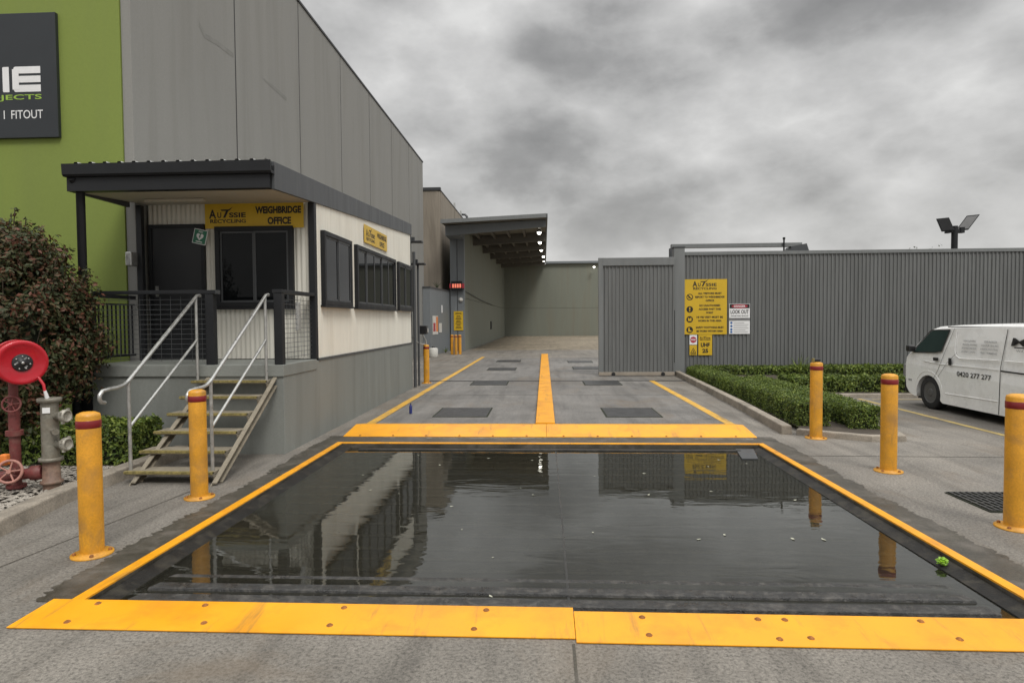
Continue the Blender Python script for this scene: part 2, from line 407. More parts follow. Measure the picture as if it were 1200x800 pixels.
# ------------------------------------------------------------------ weighbridge pit
wb = thing('weighbridge', 'sunken black steel weighbridge deck flooded with still water inside yellow edging', 'weighbridge', (0, 6, 0))
MB().box(px0 + .15, px1 - .15, py0 + .06, py1 - .05, -.3, -.085).build('deck_plate', 'black_steel', wb)
pw = MB()
pw.box(px0 - .01, px0 + .003, py0, py1, -.6, -.004).box(px1 - .003, px1 + .01, py0, py1, -.6, -.004)
pw.box(px0 + .003, px1 - .003, py0 - .01, py0 + .003, -.6, -.004).box(px0 + .003, px1 - .003, py1 - .003, py1 + .01, -.6, -.004)
pw.quad((px0, py0, -.35), (px1, py0, -.35), (px1, py1, -.35), (px0, py1, -.35))
pw.build('pit_wall', 'wet', wb)
for nm, (xo, xi, sg) in dict(l=(px0 + .01, px0 + .14, 1), r=(px1 - .01, px1 - .13, -1)).items():   # sloping rubber flashings
    f = MB(); f.hexa([(xo, py0 + .05, -.04), (xi, py0 + .05, -.075), (xi, py1 - .02, -.072), (xo, py1 - .02, -.04), (xo, py0 + .05, -.028), (xi, py0 + .05, -.0615 if sg > 0 else -.05), (xi, py1 - .02, -.0575), (xo, py1 - .02, -.028)])
    f.build('side_flashing', 'rubber', wb)
y = py0 + .1; first = True
k = 0
while y < py1 - .1:
    top = (-.026, -.04, -.0572)[k] if k < 3 else -.066
    wdt = (.11, .1, .07)[min(k, 2)]
    a, b = px0 + .2, px1 - .22
    c = .0 if k else .03
    r_ = MB(); r_.hexa([(a, y, -.084), (b, y, -.084), (b - .03, y + wdt + .03, -.084), (a + .03, y + wdt + .03, -.084),
                        (a + .02, y + .015, top), (b - .02, y + .015, top), (b - .05, y + wdt, top), (a + .05, y + wdt, top)])
    r_.build('deck_rib', 'rib', wb, bev=.006)
    k += 1; y += .21 if k < 6 else .3
MB().box(px0 + .3, px1 - .3, 8.45, 8.52, -.085, -.04).box(px0 + .36, px1 - .5, 8.2, 8.25, -.085, -.0585).build('end_rail', 'black_steel', wb)
MB().box(.14, .155, py0 + .1, py1 - .1, -.085, -.0577).build('seam_bar', 'black_steel', wb)
MB().hexa([(2.5, 8.0, -.055), (2.7, 8.0, -.055), (2.84, 8.6, -.055), (2.6, 8.6, -.055), (2.5, 8.0, -.045), (2.7, 8.0, -.045), (2.84, 8.6, -.045), (2.6, 8.6, -.045)]).build('grey_plate', 'charcoal2', wb)
for args in ((px0 - .08, px0 + .002, py0, py1 + .06), (px1 - .002, px1 + .08, py0, py1 + .06)):
    e = MB(); e.box(args[0], args[1], args[2], args[3], -.012, .01); e.build('edge_angle', 'yellow', wb, bev=.004)
MB().box(px0 + .003, px1 - .003, py1 - .002, py1 + .055, -.012, .01).build('edge_angle', 'yellow', wb, bev=.004)

# front and rear yellow ramp plates
def ramp_plate(x0, x1, y0, y1, z1, label, bolts, cutl=0, cutr=0, ztop=None):
    t = thing('ramp_plate', label, 'ramp plate', ((x0 + x1) / 2, (y0 + y1) / 2, 0), 'yellow steel ramp plates')
    m = MB(); h = .008; z1t = z1
    m.hexa([(x0, y0, .003), (x1, y0, .003), (x1 - cutr, y1, .003), (x0 + cutl, y1, .003), (x0, y0, h + .003), (x1, y0, h + .003), (x1 - cutr, y1, z1t), (x0 + cutl, y1, z1t)])
    m.build('plate', 'yellow', t, bev=.002)
    for (bx, f) in bolts:
        z = .011 + (z1 - .011) * f; yy = y0 + (y1 - y0) * f
        b = MB(); b.lathe([(.02, -.002), (.019, .002), (.012, .003), (.011, .008), (.006, .01)], (bx, yy, z), 'z', 8)
        b.build('bolt', 'rust', t)
    return t
bl = [(-2.75, .2), (-2.72, .85), (-2.05, .85), (-1.95, .25), (-1.2, .85), (-1.22, .25), (-.35, .85), (-.4, .22)]
ramp_plate(-3.06, .16, 3.325, 3.645, .03, 'long yellow ramp plate with rusty bolts at the near pit edge, left half', bl, cutl=.02)
br = [(.55, .82), (.56, .25), (1.2, .82), (1.25, .2), (1.35, .82), (1.42, .25), (2.1, .85), (2.2, .3)]
ramp_plate(.163, 3.4, 3.285, 3.6, .03, 'yellow ramp plate with rusty bolts at the near pit edge, right half', br, cutr=.02)
for (a, b, l, cl, cr) in ((-3.02, .022, 'raised yellow ramp plate at the far pit edge, below the left lane', .05, 0), (.026, 3.07, 'raised yellow ramp plate at the far pit edge, below the right lane', 0, .05)):
    t = ramp_plate(a, b, 9.14, 9.62, .11, l, [(a + .25 + i * .5, .06) for i in range(6)], cl, cr)
    MB().hexa([(a + cl, 9.625, .003), (b - cr, 9.625, .003), (b - cr, 10.06, .003), (a + cl, 10.06, .003), (a + cl, 9.625, .11), (b - cr, 9.625, .11), (b - cr, 10.06, .05), (a + cl, 10.06, .05)]).build('rear_plate', 'yellow', t, bev=.003)
cs = MB(); cs.box(-.15, .165, 10.1, 30.6, .004, .07)
o = cs.build('dividing_beam', 'yellow', None, (0, 20, 0), bev=.01)
tag(o, 'raised yellow steel beam running between the two weighing lanes', 'lane divider')

hatch_pos = [(-1.52, 11.6, 'front left'), (1.58, 11.6, 'front right'), (-1.5, 17.05, 's'), (1.55, 17.0, 's'), (-1.5, 21.9, 't'), (1.5, 22.3, 't'), (-1.5, 26.2, 'u'), (1.45, 25.6, 'u')]
hl = ['dark checker plate cover in the left lane, nearest the yellow ramp', 'dark checker plate cover in the right lane, nearest the yellow ramp', 'dark checker plate cover, second from the ramp in the left lane',
      'dark checker plate cover in the right lane, partly behind the sliding gate', 'dark checker plate cover, third from the ramp in the left lane', 'dark checker plate cover in the right lane, third from the ramp',
      'dark checker plate cover in the left lane, farthest from the ramp', 'dark checker plate cover in the right lane, farthest from the ramp']
h0 = None
for (x, y, _), l in zip(hatch_pos, hl):
    if h0 is None:
        h0 = thing('access_cover', l, 'access cover', (x, y, .006), 'dark access covers in the lanes')
        MB().box(x - .5, x + .5, y - .58, y + .58, -.02, .0105).build('frame', 'core', h0)
        MB().box(x - .47, x + .47, y - .55, y + .55, -.01, .014).build('plate', 'hatch', h0, bev=.003)
    else: copy_tree(h0, (x, y, .006), l)
# small square cover in the left lane edge and rail of the sliding gate
o = MB().box(-3.3, 4.1, 17.55, 17.68, .0, .013).build('gate_track', 'hatch', None, (0, 17.6, 0)); tag(o, 'dark steel track crossing both lanes at the sliding gate', 'gate track')

# drain grate on the right
gr = thing('drain_grate', 'rusty steel drain grate in the concrete beside the nearest right bollard', 'drain grate', (4.25, 6.0, 0))
MB().box(3.93, 4.75, 5.66, 6.3, .003, .008).build('drain_pit', 'core', gr)
gm = MB()
for i in range(15): gm.box(3.95 + i * .056, 3.972 + i * .056, 5.68, 6.28, .009, .02)
for i in range(6): gm.box(3.94, 4.745, 5.69 + i * .115, 5.71 + i * .115, .0085, .017)
gm.build('grille', 'black_steel', gr)

# kerbs, beds
def strip(path, w, z0, z1, side=1):
    """kerb following a polyline, width w to the given side"""
    m = MB(); P = [Vector((*p, 0)) for p in path]; off = []
    for i, p in enumerate(P):
        a = P[max(0, i - 1)]; b = P[min(len(P) - 1, i + 1)]; d = (b - a).normalized(); n = Vector((-d.y, d.x, 0)) * side; off.append(n)
    vs = []
    for p, n in zip(P, off):
        vs += [p + Vector((0, 0, z0)), p + n * .02 + Vector((0, 0, z1)), p + n * w + Vector((0, 0, z1)), p + n * w + Vector((0, 0, z0))]
    fs = []
    for i in range(len(P) - 1):
        for k in range(3): fs.append((4 * i + k, 4 * i + 4 + k, 4 * i + 5 + k, 4 * i + 1 + k))
    fs += [(0, 1, 2, 3), tuple(4 * (len(P) - 1) + k for k in (3, 2, 1, 0))]
    m.add(vs, fs); return m
strip([(-4.15, 2.6), (-4.25, 3.8), (-4.42, 4.8), (-4.58, 5.7), (-4.62, 6.6), (-4.62, 7.85)], .2, -.05, .13, 1).build('kerb', 'kerb', bev=.015, kind='structure')
strip([(4.17, 19.3), (4.0, 15), (3.86, 12), (3.72, 9.85), (3.69, 9.42)], .17, -.05, .14, -1).build('kerb', 'kerb', bev=.02, kind='structure')
strip([(3.72, 9.4), (4.1, 9.14), (4.55, 8.86), (5.05, 8.9), (5.2, 9.4), (5.24, 11), (5.3, 13.7), (6.2, 13.75), (8.9, 13.75)], .14, -.05, .085, 1).build('kerb', 'kerb', bev=.015, kind='structure')
gb = MB(); gb.add([(-4.75, 2.6, .05), (-4.73, 5.9, .06), (-4.76, 7.86, .06), (-14, 7.9, .09), (-14, 2.6, .06)], [(0, 1, 2, 3, 4)]); gb.build('garden_bed', 'soil', kind='structure')
gb = MB(); gb.add([(4.28, 19.3, .07), (3.86, 9.5, .07), (4.5, 9.0, .07), (5.1, 9.1, .07), (5.2, 13.9, .07), (9, 13.9, .07), (16, 13.9, .07), (16, 19.3, .07)], [tuple(range(8))]); gb.build('garden_bed', 'soil', kind='structure')

# gravel mulch on the left bed (uncountable)
def stones(n):
    m_v = []; m_f = []
    base = np.array([(0, 0, 1), (.9, 0, .1), (.2, .85, .15), (-.8, .4, .1), (-.6, -.7, .12), (.4, -.8, .1), (0, 0, -.6)])
    faces = [(0, 1, 2), (0, 2, 3), (0, 3, 4), (0, 4, 5), (0, 5, 1), (6, 2, 1), (6, 3, 2), (6, 4, 3), (6, 5, 4), (6, 1, 5)]
    for i in range(n):
        y = rng.uniform(3.0, 7.0); x = -4.78 - abs(rng.normal(0, .9)) if rng.random() < .8 else rng.uniform(-8, -4.8)
        if y > 6.85: continue
        s = rng.uniform(.012, .032); b = base * (1 + rng.uniform(-.25, .25, base.shape)) * np.array([s * 1.5, s, s * .6])
        a = rng.uniform(0, 6.28); ca, sa = math.cos(a), math.sin(a)
        q = np.stack([b[:, 0] * ca - b[:, 1] * sa + x, b[:, 0] * sa + b[:, 1] * ca + y, b[:, 2] + .066 + rng.uniform(0, .02)], 1)
        o = len(m_v); m_v += q.tolist(); m_f += [tuple(k + o for k in f) for f in faces]
    m = MB(); m.v = m_v; m.f = m_f; m.sm = [False] * len(m_f); return m
o = stones(4200).build('gravel', 'stone'); tag(o, 'pale crushed stone mulch behind the left kerb', 'gravel', kind='stuff')

# ------------------------------------------------------------------ bollards
def bollard(x, y, label, r=.08, h=1.07, plate=True):
    t = thing('bollard', label, 'bollard', (x, y, 0), 'yellow steel bollards with a red band')
    m = MB(); m.lathe([(r, .0), (r, h - .03), (r * .93, h - .012), (r * .6, h), (.01, h + .004)], (x, y, 0), 'z', 28); m.build('post', 'bollard', t)
    b = MB(); b.lathe([(r + .0015, h - .115), (r + .003, h - .113), (r + .003, h - .06), (r + .0015, h - .058)], (x, y, 0), 'z', 28, cap=False); b.build('red_band', 'redband', t)
    if plate:
        p = MB(); p.lathe([(r * 1.75, .002), (r * 1.75, .014), (r + .004, .0145), (r + .001, .03)], (x, y, 0), 'z', 28); p.build('base_plate', 'bollard', t)
        for k in range(4):
            a = .6 + k * math.pi / 2
            q = MB(); q.lathe([(.014, 0), (.014, .012), (.007, .018)], (x + r * 1.42 * math.cos(a), y + r * 1.42 * math.sin(a), .0145), 'z', 8); q.build('bolt', 'rust', t)
    return t
b0 = bollard(-3.39, 4.44, 'yellow bollard standing nearest the hydrant on the left of the pit')
b1 = bollard(3.852, 5.26, 'scuffed yellow bollard nearest on the right, beside the drain grate', r=.084, h=1.1)
copy_tree(b0, (-3.41, 5.93, 0), 'yellow bollard standing in front of the steel stairs')
copy_tree(b1, (3.86, 7.17, 0), 'yellow bollard midway along the right row, in front of the van')
copy_tree(b1, (3.9, 9.14, 0), 'yellow bollard with a small dark fitting on top, in front of the right hedge')
copy_tree(b0, (-3.26, 17.04, 0), 'yellow bollard carrying a card reader at the far corner of the office')
f0 = bollard(-4.73, 31.74, 'left one of three slim yellow bollards clustered at the shed column', r=.08, h=1.0, plate=False)
copy_tree(f0, (-4.5, 31.5, 0), 'middle one of three slim yellow bollards clustered at the shed column')
copy_tree(f0, (-4.33, 31.74, 0), 'right one of three slim yellow bollards clustered at the shed column')
t = thing('clamp_fitting', 'small dark and brass fitting sitting on top of a bollard by the hedge', 'fitting', (3.9, 9.14, 1.1))
MB().box(3.85, 3.94, 9.1, 9.17, 1.103, 1.15).build('block', 'blackplastic', t, bev=.01); MB().lathe([(.022, 0), (.022, .05)], (3.845, 9.12, 1.103), 'z', 10).build('knob', 'nosing', t)
t = thing('card_reader', 'dark card reader on a bent white stalk above the office corner bollard', 'card reader', (-3.26, 17.04, 1.075))
MB().tube([(-3.26, 17.04, 1.075), (-3.27, 17.03, 1.2), (-3.33, 17.0, 1.32), (-3.34, 17.0, 1.42)], .022).build('stalk', 'galv', t)
MB().box(-3.45, -3.22, 16.9, 17.1, 1.36, 1.6).build('housing', 'blackplastic', t, bev=.02)
MB().box(-3.2, -3.195, 16.95, 17.05, 1.42, 1.52).add([(-3.221, 16.95, 1.42), (-3.221, 17.05, 1.42), (-3.221, 17.05, 1.52), (-3.221, 16.95, 1.52)], [(0, 1, 2, 3)]).build('screen', 'card', t)
MB().tube([(-3.42, 15.9, 1.32), (-3.36, 16.3, 1.16), (-3.3, 16.6, 1.1), (-3.28, 16.94, 1.09)], .02).build('conduit', 'galv', t)

# ------------------------------------------------------------------ warehouse
wh = thing('warehouse', 'tall warehouse with a lime green front wall and a grey panelled side wall', 'warehouse', (-6.01, 8.92, 0))
HW = 9.59
MB().box(-32, -6.16, 8.92, 9.1, 0, HW - .06).build('front_wall', 'green', wh)
seams = [8.92, 12.08, 15.3, 18.47, 21.53, 24.67, 27.79, 31.05]
for i in range(7):
    MB().box(-6.155, -6.01, seams[i] + .022, seams[i + 1] - .022, 0, HW).build('wall_panel', 'tilt', wh, bev=.006)
MB().box(-6.14, -6.014, 8.98, 31.0, 0, HW - .02).build('joint_filler', 'ink', wh)
MB().box(-6.19, -5.985, 8.9, 31.07, HW + .003, HW + .06).build('parapet_capping', 'cap', wh)
MB().box(-32, -6.2, 9.2, 31, HW - .4, HW - .3).build('roof', 'purlin', wh)
MB().box(-32, -6.16, 30.9, 31.04, 0, HW - .05).build('rear_wall', 'tilt', wh)
M['stain'] = surf('faint wall stain', (.205, .202, .188), .8, var=.15, scale=6)
for cst in ([(10.78, 7.23), (10.79, 6.95), (10.97, 6.82), (11.4, 6.88), (12.0, 6.9)], [(13.3, 6.95), (13.9, 6.95), (14.5, 6.94)]):
    st = MB()
    for q, (a, b) in enumerate(zip(cst[:-1], cst[1:])):
        wa = .045 * (1 if q else .3); wb = .045
        st.quad((-6.0075, a[0], a[1] - wa), (-6.0075, b[0], b[1] - wb), (-6.0075, b[0], b[1] + wb), (-6.0075, a[0], a[1] + wa))
    st.build('wall_stain', 'stain', wh)

sg = thing('building_sign', 'large anthracite sign board with white and green lettering on the lime green wall', 'sign', (-8.8, 8.9, 4.45))
MB().box(-10.6, -7.085, 8.86, 8.917, 4.453, 6.25).build('board', 'signboard', sg, bev=.004)
w_ = MB(); yy = 8.857
def rrect(mb, x0, x1, z0, z1, r=.06, left=True, right=False, y=yy):
    pts = []
    for (cx, cz, a0, on) in ((x1, z1, 0, right), (x0, z1, 90, left), (x0, z0, 180, left), (x1, z0, 270, right)):
        sx = -1 if cx == x1 else 1; sz = -1 if cz == z1 else 1
        if on:
            for k in range(6):
                a = R(a0 + 90 * k / 5); pts.append((cx + sx * r + r * math.cos(a), y, cz + sz * r + r * math.sin(a)))
        else: pts.append((cx, y, cz))
    mb.add(pts, [tuple(range(len(pts)))])
rrect(w_, -7.91, -7.81, 5.115, 5.48, .02)                     # I
for z0, z1 in ((5.115, 5.215), (5.25, 5.345), (5.38, 5.48)): rrect(w_, -7.74, -7.33, z0, z1, .03)   # E bars
w_.quad((-7.76, yy - .002, 5.15), (-7.66, yy - .002, 5.15), (-7.66, yy - .002, 5.445), (-7.76, yy - .002, 5.445))
for z0, z1 in ((5.115, 5.215), (5.25, 5.345), (5.38, 5.48)): rrect(w_, -8.4, -7.97, z0, z1, .03, False, True)   # B
w_.quad((-8.41, yy - .002, 5.115), (-8.28, yy - .002, 5.115), (-8.28, yy - .002, 5.48), (-8.41, yy - .002, 5.48)); w_.quad((-8.06, yy - .002, 5.14), (-7.965, yy - .002, 5.14), (-7.965, yy - .002, 5.46), (-8.06, yy - .002, 5.46)); w_.build('white_wordmark', 'white', sg); w_ = MB()
write(w_, 'I  FITOUT', (-7.61, yy, 4.79), EX, EZ, w=.6, h=.125, bold=.004)
w_.build('white_lettering', 'white', sg)
gl = MB(); write(gl, 'PROJECTS', (-7.87, yy, 5.03), EX, EZ, w=1.1, h=.095, bold=.015); gl.build('green_lettering', 'limevinyl', sg)

# ------------------------------------------------------------------ weighbridge office
of = thing('site_office', 'cream corrugated weighbridge office on a grey plinth with a covered porch', 'office', (-4.7, 9, 0))
OX = -3.396
p = MB(); p.prism([(-6.1, 7.93, -.05), (OX, 7.93, -.05), (OX, 15.86, -.05), (-6.0, 15.86, -.05), (-6.0, 8.88, -.05), (-6.1, 8.88, -.05)], (0, 0, 1.195)); p.build('plinth', 'plinth', of, bev=.006)
p = MB(); p.prism([(-6.12, 7.905, 1.02), (OX + .012, 7.905, 1.02), (OX + .012, 9.1, 1.02), (-5.99, 9.1, 1.02), (-5.99, 8.86, 1.02), (-6.12, 8.86, 1.02)], (0, 0, .15)); p.build('porch_floor', 'plinth', of, bev=.006)
MB().box(-5.98, -3.44, 9.25, 15.75, 1.15, 3.5).build('wall_core', 'core', of)
s_ = MB(); s_.sheet((-5.98, 9.19, 1.175), EX, EZ, 2.5, 2.335, SINE, .0735, (0, -1, 0)); s_.build('front_wall', 'cream', of)
s_ = MB(); s_.sheet((OX - .012, 9.2, 1.178), EY, EZ, 6.62, 2.34, SINE, .0735, (1, 0, 0), 2.74); s_.build('side_wall', 'cream', of)
MB().box(OX - .09, OX + .004, 9.105, 9.2, 1.175, 3.5).build('corner_post', 'charcoal', of, bev=.006)
MB().box(-5.94, -5.86, 8.84, 8.915, 1.175, 3.44).build('corner_post', 'charcoal', of, bev=.006)
MB().box(-6.02, -5.93, 8.7, 8.86, 2.55, 2.75).build('intercom_box', 'galv', of, bev=.012)
MB().box(OX - .01, OX + .012, 9.2, 15.82, 1.145, 1.176).build('base_flashing', 'charcoal2', of)
d = MB(); d.box(-5.95, -5.9, 9.13, 9.185, 1.175, 3.2).box(-5.14, -5.09, 9.13, 9.185, 1.175, 3.2).box(-5.9, -5.14, 9.13, 9.185, 3.15, 3.2)
dr = MB().box(-5.9, -5.14, 9.15, 9.18, 1.185, 3.15).build('door', 'door', of); d.build('door_frame', 'charcoal', dr)
hn = MB(); hn.cyl((-5.84, 9.15, 2.2), (-5.84, 9.1, 2.2), .012).tube([(-5.84, 9.1, 2.2), (-5.75, 9.1, 2.2)], .011).box(-5.865, -5.815, 9.144, 9.15, 2.12, 2.28); hn.build('handle', 'galv', dr)
def window(o0, u, nrm, w, h, nm):
    """frame and panes; o0 lower left corner on the wall, u along the wall, nrm outwards"""
    o0 = Vector(o0); u = Vector(u); n_ = Vector(nrm); z = Vector(EZ)
    def bx(m, a, b, c, d, n0, n1):
        v = [o0 + u * p + z * q + n_ * r for (p, q, r) in ((a, c, n0), (b, c, n0), (b, c, n1), (a, c, n1), (a, d, n0), (b, d, n0), (b, d, n1), (a, d, n1))]
        m.hexa(v)
    f = MB(); t = .07
    bx(f, 0, w, 0, t, -.01, .06); bx(f, 0, w, h - t, h, -.01, .06); bx(f, 0, t, t, h - t, -.01, .06); bx(f, w - t, w, t, h - t, -.01, .06)
    fr = f.build('window', 'charcoal', of, bev=.004)
    s = MB(); bx(s, -.03, w + .03, -.035, -.002, -.01, .066); s.build('sill', 'charcoal', fr)
    k = MB()
    for i in range(nm):
        a = t + (w - 2 * t) * i / nm; b = t + (w - 2 * t) * (i + 1) / nm
        off = .012 * (i % 2)
        for (q0, q1, r0, r1) in ((a, a + .03, t, h - t), (b - .03, b, t, h - t), (a + .03, b - .03, t, t + .03), (a + .03, b - .03, h - t - .03, h - t)):
            bx(k, q0 + .001, q1 - .001, r0 + .001, r1 - .001, .018 + off, .034 + off)
    k.build('sash', 'charcoal2', fr)
    g_ = MB()
    for i in range(nm):
        a = t + (w - 2 * t) * i / nm; b = t + (w - 2 * t) * (i + 1) / nm; off = .012 * (i % 2)
        q = [o0 + u * pp + z * qq + n_ * (.024 + off) for pp, qq in ((a + .02, t + .02), (b - .02, t + .02), (b - .02, h - t - .02), (a + .02, h - t - .02))]
        g_.add(q, [(0, 1, 2, 3)])
    g_.build('pane', 'glass', fr)
window((-4.92, 9.175, 1.955), EX, (0, -1, 0), 1.19, 1.2, 2)
for y0, y1, z0, z1, nm in ((9.38, 10.75, 1.985, 3.12, 2), (11.05, 13.97, 1.985, 3.105, 5), (14.28, 15.7, 2.0, 3.1, 2)):
    window((OX + .002, y0, z0), EY, (1, 0, 0), y1 - y0, z1 - z0, nm)
# roof: sloping up to the back
sl = .052
def rz(y, z): return z + sl * (y - 7.78)
f = MB(); f.hexa([(OX - .03, 7.75, 3.4), (OX + .012, 7.75, 3.4), (OX + .012, 15.9, 3.92), (OX - .03, 15.9, 3.92), (OX - .03, 7.75, 3.745), (OX + .012, 7.75, 3.745), (OX + .012, 15.9, 4.2), (OX - .03, 15.9, 4.2)]); f.build('side_fascia', 'charcoal2', of, bev=.004)
MB().box(-6.07, OX - .032, 7.7, 7.82, 3.41, 3.583).build('front_fascia', 'charcoal', of)
gt = MB(); gt.prism([(-6.085, 7.755, 3.585), (-6.085, 7.66, 3.585), (-6.085, 7.64, 3.61), (-6.085, 7.63, 3.74), (-6.085, 7.645, 3.74), (-6.085, 7.66, 3.62), (-6.085, 7.74, 3.62), (-6.085, 7.755, 3.73)], (2.7, 0, 0)); gt.build('gutter', 'charcoal', of)
s_ = MB(); s_.sheet((-6.06, 7.66, 3.725), EX, Vector((0, 8.24, .43)).normalized(), 2.63, 1.25, [(0, 0), (.55, 0), (.68, .04), (.87, .04)], .19, EZ)
s_.sheet((-5.985, 8.9, 3.79), EX, Vector((0, 8.24, .43)).normalized(), 2.56, 7.0, [(0, 0), (.55, 0), (.68, .04), (.87, .04)], .19, EZ); s_.build('roof', 'galv', of)
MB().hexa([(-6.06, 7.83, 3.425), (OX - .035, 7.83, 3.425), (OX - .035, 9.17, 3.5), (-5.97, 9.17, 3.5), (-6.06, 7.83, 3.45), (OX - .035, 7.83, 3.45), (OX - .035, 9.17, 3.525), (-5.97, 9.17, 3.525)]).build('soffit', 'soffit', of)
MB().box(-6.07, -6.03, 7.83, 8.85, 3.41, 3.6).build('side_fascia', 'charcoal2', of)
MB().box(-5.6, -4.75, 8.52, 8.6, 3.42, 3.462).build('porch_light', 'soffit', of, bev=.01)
MB().box(OX - .1, OX, 15.84, 15.9, 1.14, 3.9).build('rear_wall_trim', 'charcoal2', of)
MB().tube([(-6.0, 7.7, 3.58), (-6.0, 7.78, 3.5), (-6.0, 7.84, 3.42), (-6.0, 7.84, 1.0), (-6.14, 7.84, .9), (-6.14, 7.84, 0.05)], .052, 14).build('downpipe', 'charcoal', of)
MB().tube([(OX + .05, 15.95, 3.5), (OX + .05, 15.95, .02)], .04).build('downpipe', 'charcoal2', of)
MB().box(-6.14, -5.98, 7.915, 8.05, 0, 1.0).build('porch_pier', 'charcoal', of)

for (yy2, zz, lab) in ((16.05, 3.74, 'upper flat black floodlight at the far corner of the office, under the eave'), (16.4, 3.2, 'lower flat black floodlight on a downpipe at the far office corner')):
    t = thing('wall_light', lab, 'floodlight', (OX, yy2, zz), 'small black floodlights at the far office corner')
    MB().box(OX - .12, OX + .26, yy2 - .12, yy2 + .1, zz, zz + .05).build('housing', 'blackplastic', t, bev=.01)
    MB().box(OX - .06, OX + .06, yy2 - .02, yy2 + .02, zz + .052, zz + .15).build('bracket', 'charcoal2', t)
o = MB().tube([(OX + .06, 16.4, 3.2), (OX + .06, 16.4, 0)], .03).build('conduit_pole', 'charcoal2', None, (OX + .06, 16.4, 0)); tag(o, 'thin grey pole holding the lower floodlight behind the office', 'pole')

# porch railings
def railing_post(t, x0, x1, y0, y1, z1=2.1): MB().box(x0, x1, y0, y1, 1.172, z1).build('post', 'charcoal', t, bev=.005)
t = thing('railing', 'black balustrade with vertical bars along the left end of the porch', 'railing', (-6, 8.4, 1.17))
railing_post(t, -6.11, -5.98, 7.93, 8.04); m = MB(); m.box(-6.03, -5.97, 8.04, 8.84, 2.07, 2.12); m.build('top_rail', 'charcoal', t)
m = MB(); m.box(-6.015, -5.985, 8.05, 8.84, 1.25, 1.28).box(-6.015, -5.985, 8.05, 8.84, 1.98, 2.0); m.build('rail', 'charcoal', t)
m = MB()
for i in range(9): m.box(-6.008, -5.992, 8.1 + i * .085, 8.116 + i * .085, 1.281, 1.979)
m.build('baluster', 'charcoal', t)
def mesh_panel(t, a, b, nwx):
    a = Vector(a); b = Vector(b); m = MB(); d = b - a
    for i in range(13):
        z = 1.25 + i * .065; m.tube([a + Vector((0, 0, z)), b + Vector((0, 0, z))], .0035, 5)
    for i in range(nwx):
        q = a + d * (i + .5) / nwx; m.tube([q + Vector((0, 0, 1.22)), q + Vector((0, 0, 2.07))], .0025, 5)
    m.build('wire_mesh', 'charcoal2', t)
t = thing('railing', 'black porch railing with wire mesh in front of the office door', 'railing', (-5.2, 7.98, 1.17))
railing_post(t, -4.43, -4.32, 7.935, 8.03); MB().box(-5.97, -4.28, 7.93, 8.035, 2.103, 2.15).build('top_rail', 'charcoal', t, bev=.004); mesh_panel(t, (-5.97, 7.98, 0), (-4.43, 7.98, 0), 11)
MB().box(-4.28, -4.27, 7.93, 8.03, 2.1, 2.15).build('end_cap', 'charcoal2', t)
t = thing('railing', 'short black mesh railing on the right side of the porch above the plinth', 'railing', (-3.45, 8.5, 1.17))
railing_post(t, -3.515, -3.405, 7.935, 8.03); MB().box(-3.53, -3.4, 7.93, 9.1, 2.103, 2.15).build('top_rail', 'charcoal', t, bev=.004); mesh_panel(t, (-3.455, 8.03, 0), (-3.455, 9.1, 0), 9)
MB().box(-3.48, -3.43, 8.55, 8.63, 1.6, 2.0).build('handle_plate', 'galv', t, bev=.01)

# stairs
sr = thing('staircase', 'open steel stairs with worn yellow nosings rising to the office porch', 'stairs', (-4.03, 7.1, 0))
for i in range(6):
    y = 6.42 + .262 * i; z = .135 + .17 * i
    tr = MB().box(-4.52, -3.545, y, y + .25, z - .04, z - .004).build('tread', 'galv_dull', sr, bev=.003)
    MB().box(-4.52, -3.545, y - .012, y + .03, z - .026, z).build('nosing', 'nosing', tr)
    MB().prism([(-3.542, y, z - .045), (-3.542, y + .24, z - .045), (-3.542, y + .22, z - .13), (-3.542, y + .1, z - .15), (-3.542, y + .02, z - .1)], (.012, 0, 0)).build('bracket', 'galv_dull', tr)
for x in (-3.53, -4.42):
    m = MB(); m.prism([(x, 6.34, .0), (x, 6.47, .0), (x, 7.9, .9), (x, 7.9, 1.0), (x, 6.36, .02)], (.012, 0, 0))
    e = .012
    for (pa, pb) in (((6.48, .005), (7.9, .895)), ((6.36, .022), (7.9, 1.0))):
        m.hexa([(x + e, pa[0], pa[1]), (x + e + .05, pa[0], pa[1]), (x + e + .05, pb[0], pb[1]), (x + e, pb[0], pb[1]), (x + e, pa[0], pa[1] + .012), (x + e + .05, pa[0], pa[1] + .012), (x + e + .05, pb[0], pb[1] + .012), (x + e, pb[0], pb[1] + .012)])
    m.build('stringer', 'galv_dull', sr)
def handrail(x):
    t = thing('handrail', 'x', 'handrail', (x, 6.5, .1), 'galvanised stair handrails')
    pts = [(x, 7.95, 2.08), (x, 7.88, 2.075), (x, 6.5, 1.1), (x, 6.42, 1.065), (x, 6.34, 1.05), (x, 6.2, 1.045), (x, 6.1, 1.035), (x, 6.06, 1.0), (x, 6.055, .96), (x, 6.08, .925), (x, 6.13, .915)]
    MB().tube(pts, .021, 12).build('top_rail', 'galv', t)
    MB().tube([(x, 7.85, 1.5), (x, 6.5, .6)], .017, 10).build('mid_rail', 'galv', t)
    for (y, z0, z1) in ((7.85, .95, 2.05), (6.5, .1, 1.09)): MB().tube([(x, y, z0), (x, y, z1)], .019, 10).build('post', 'galv', t)
    return t
h1 = handrail(-4.5); h1['label'] = 'galvanised handrail on the left side of the office stairs, beside the hedge'
h2 = copy_tree(h1, (-3.585, 6.5, .1), 'galvanised handrail on the right side of the office stairs, behind a bollard')

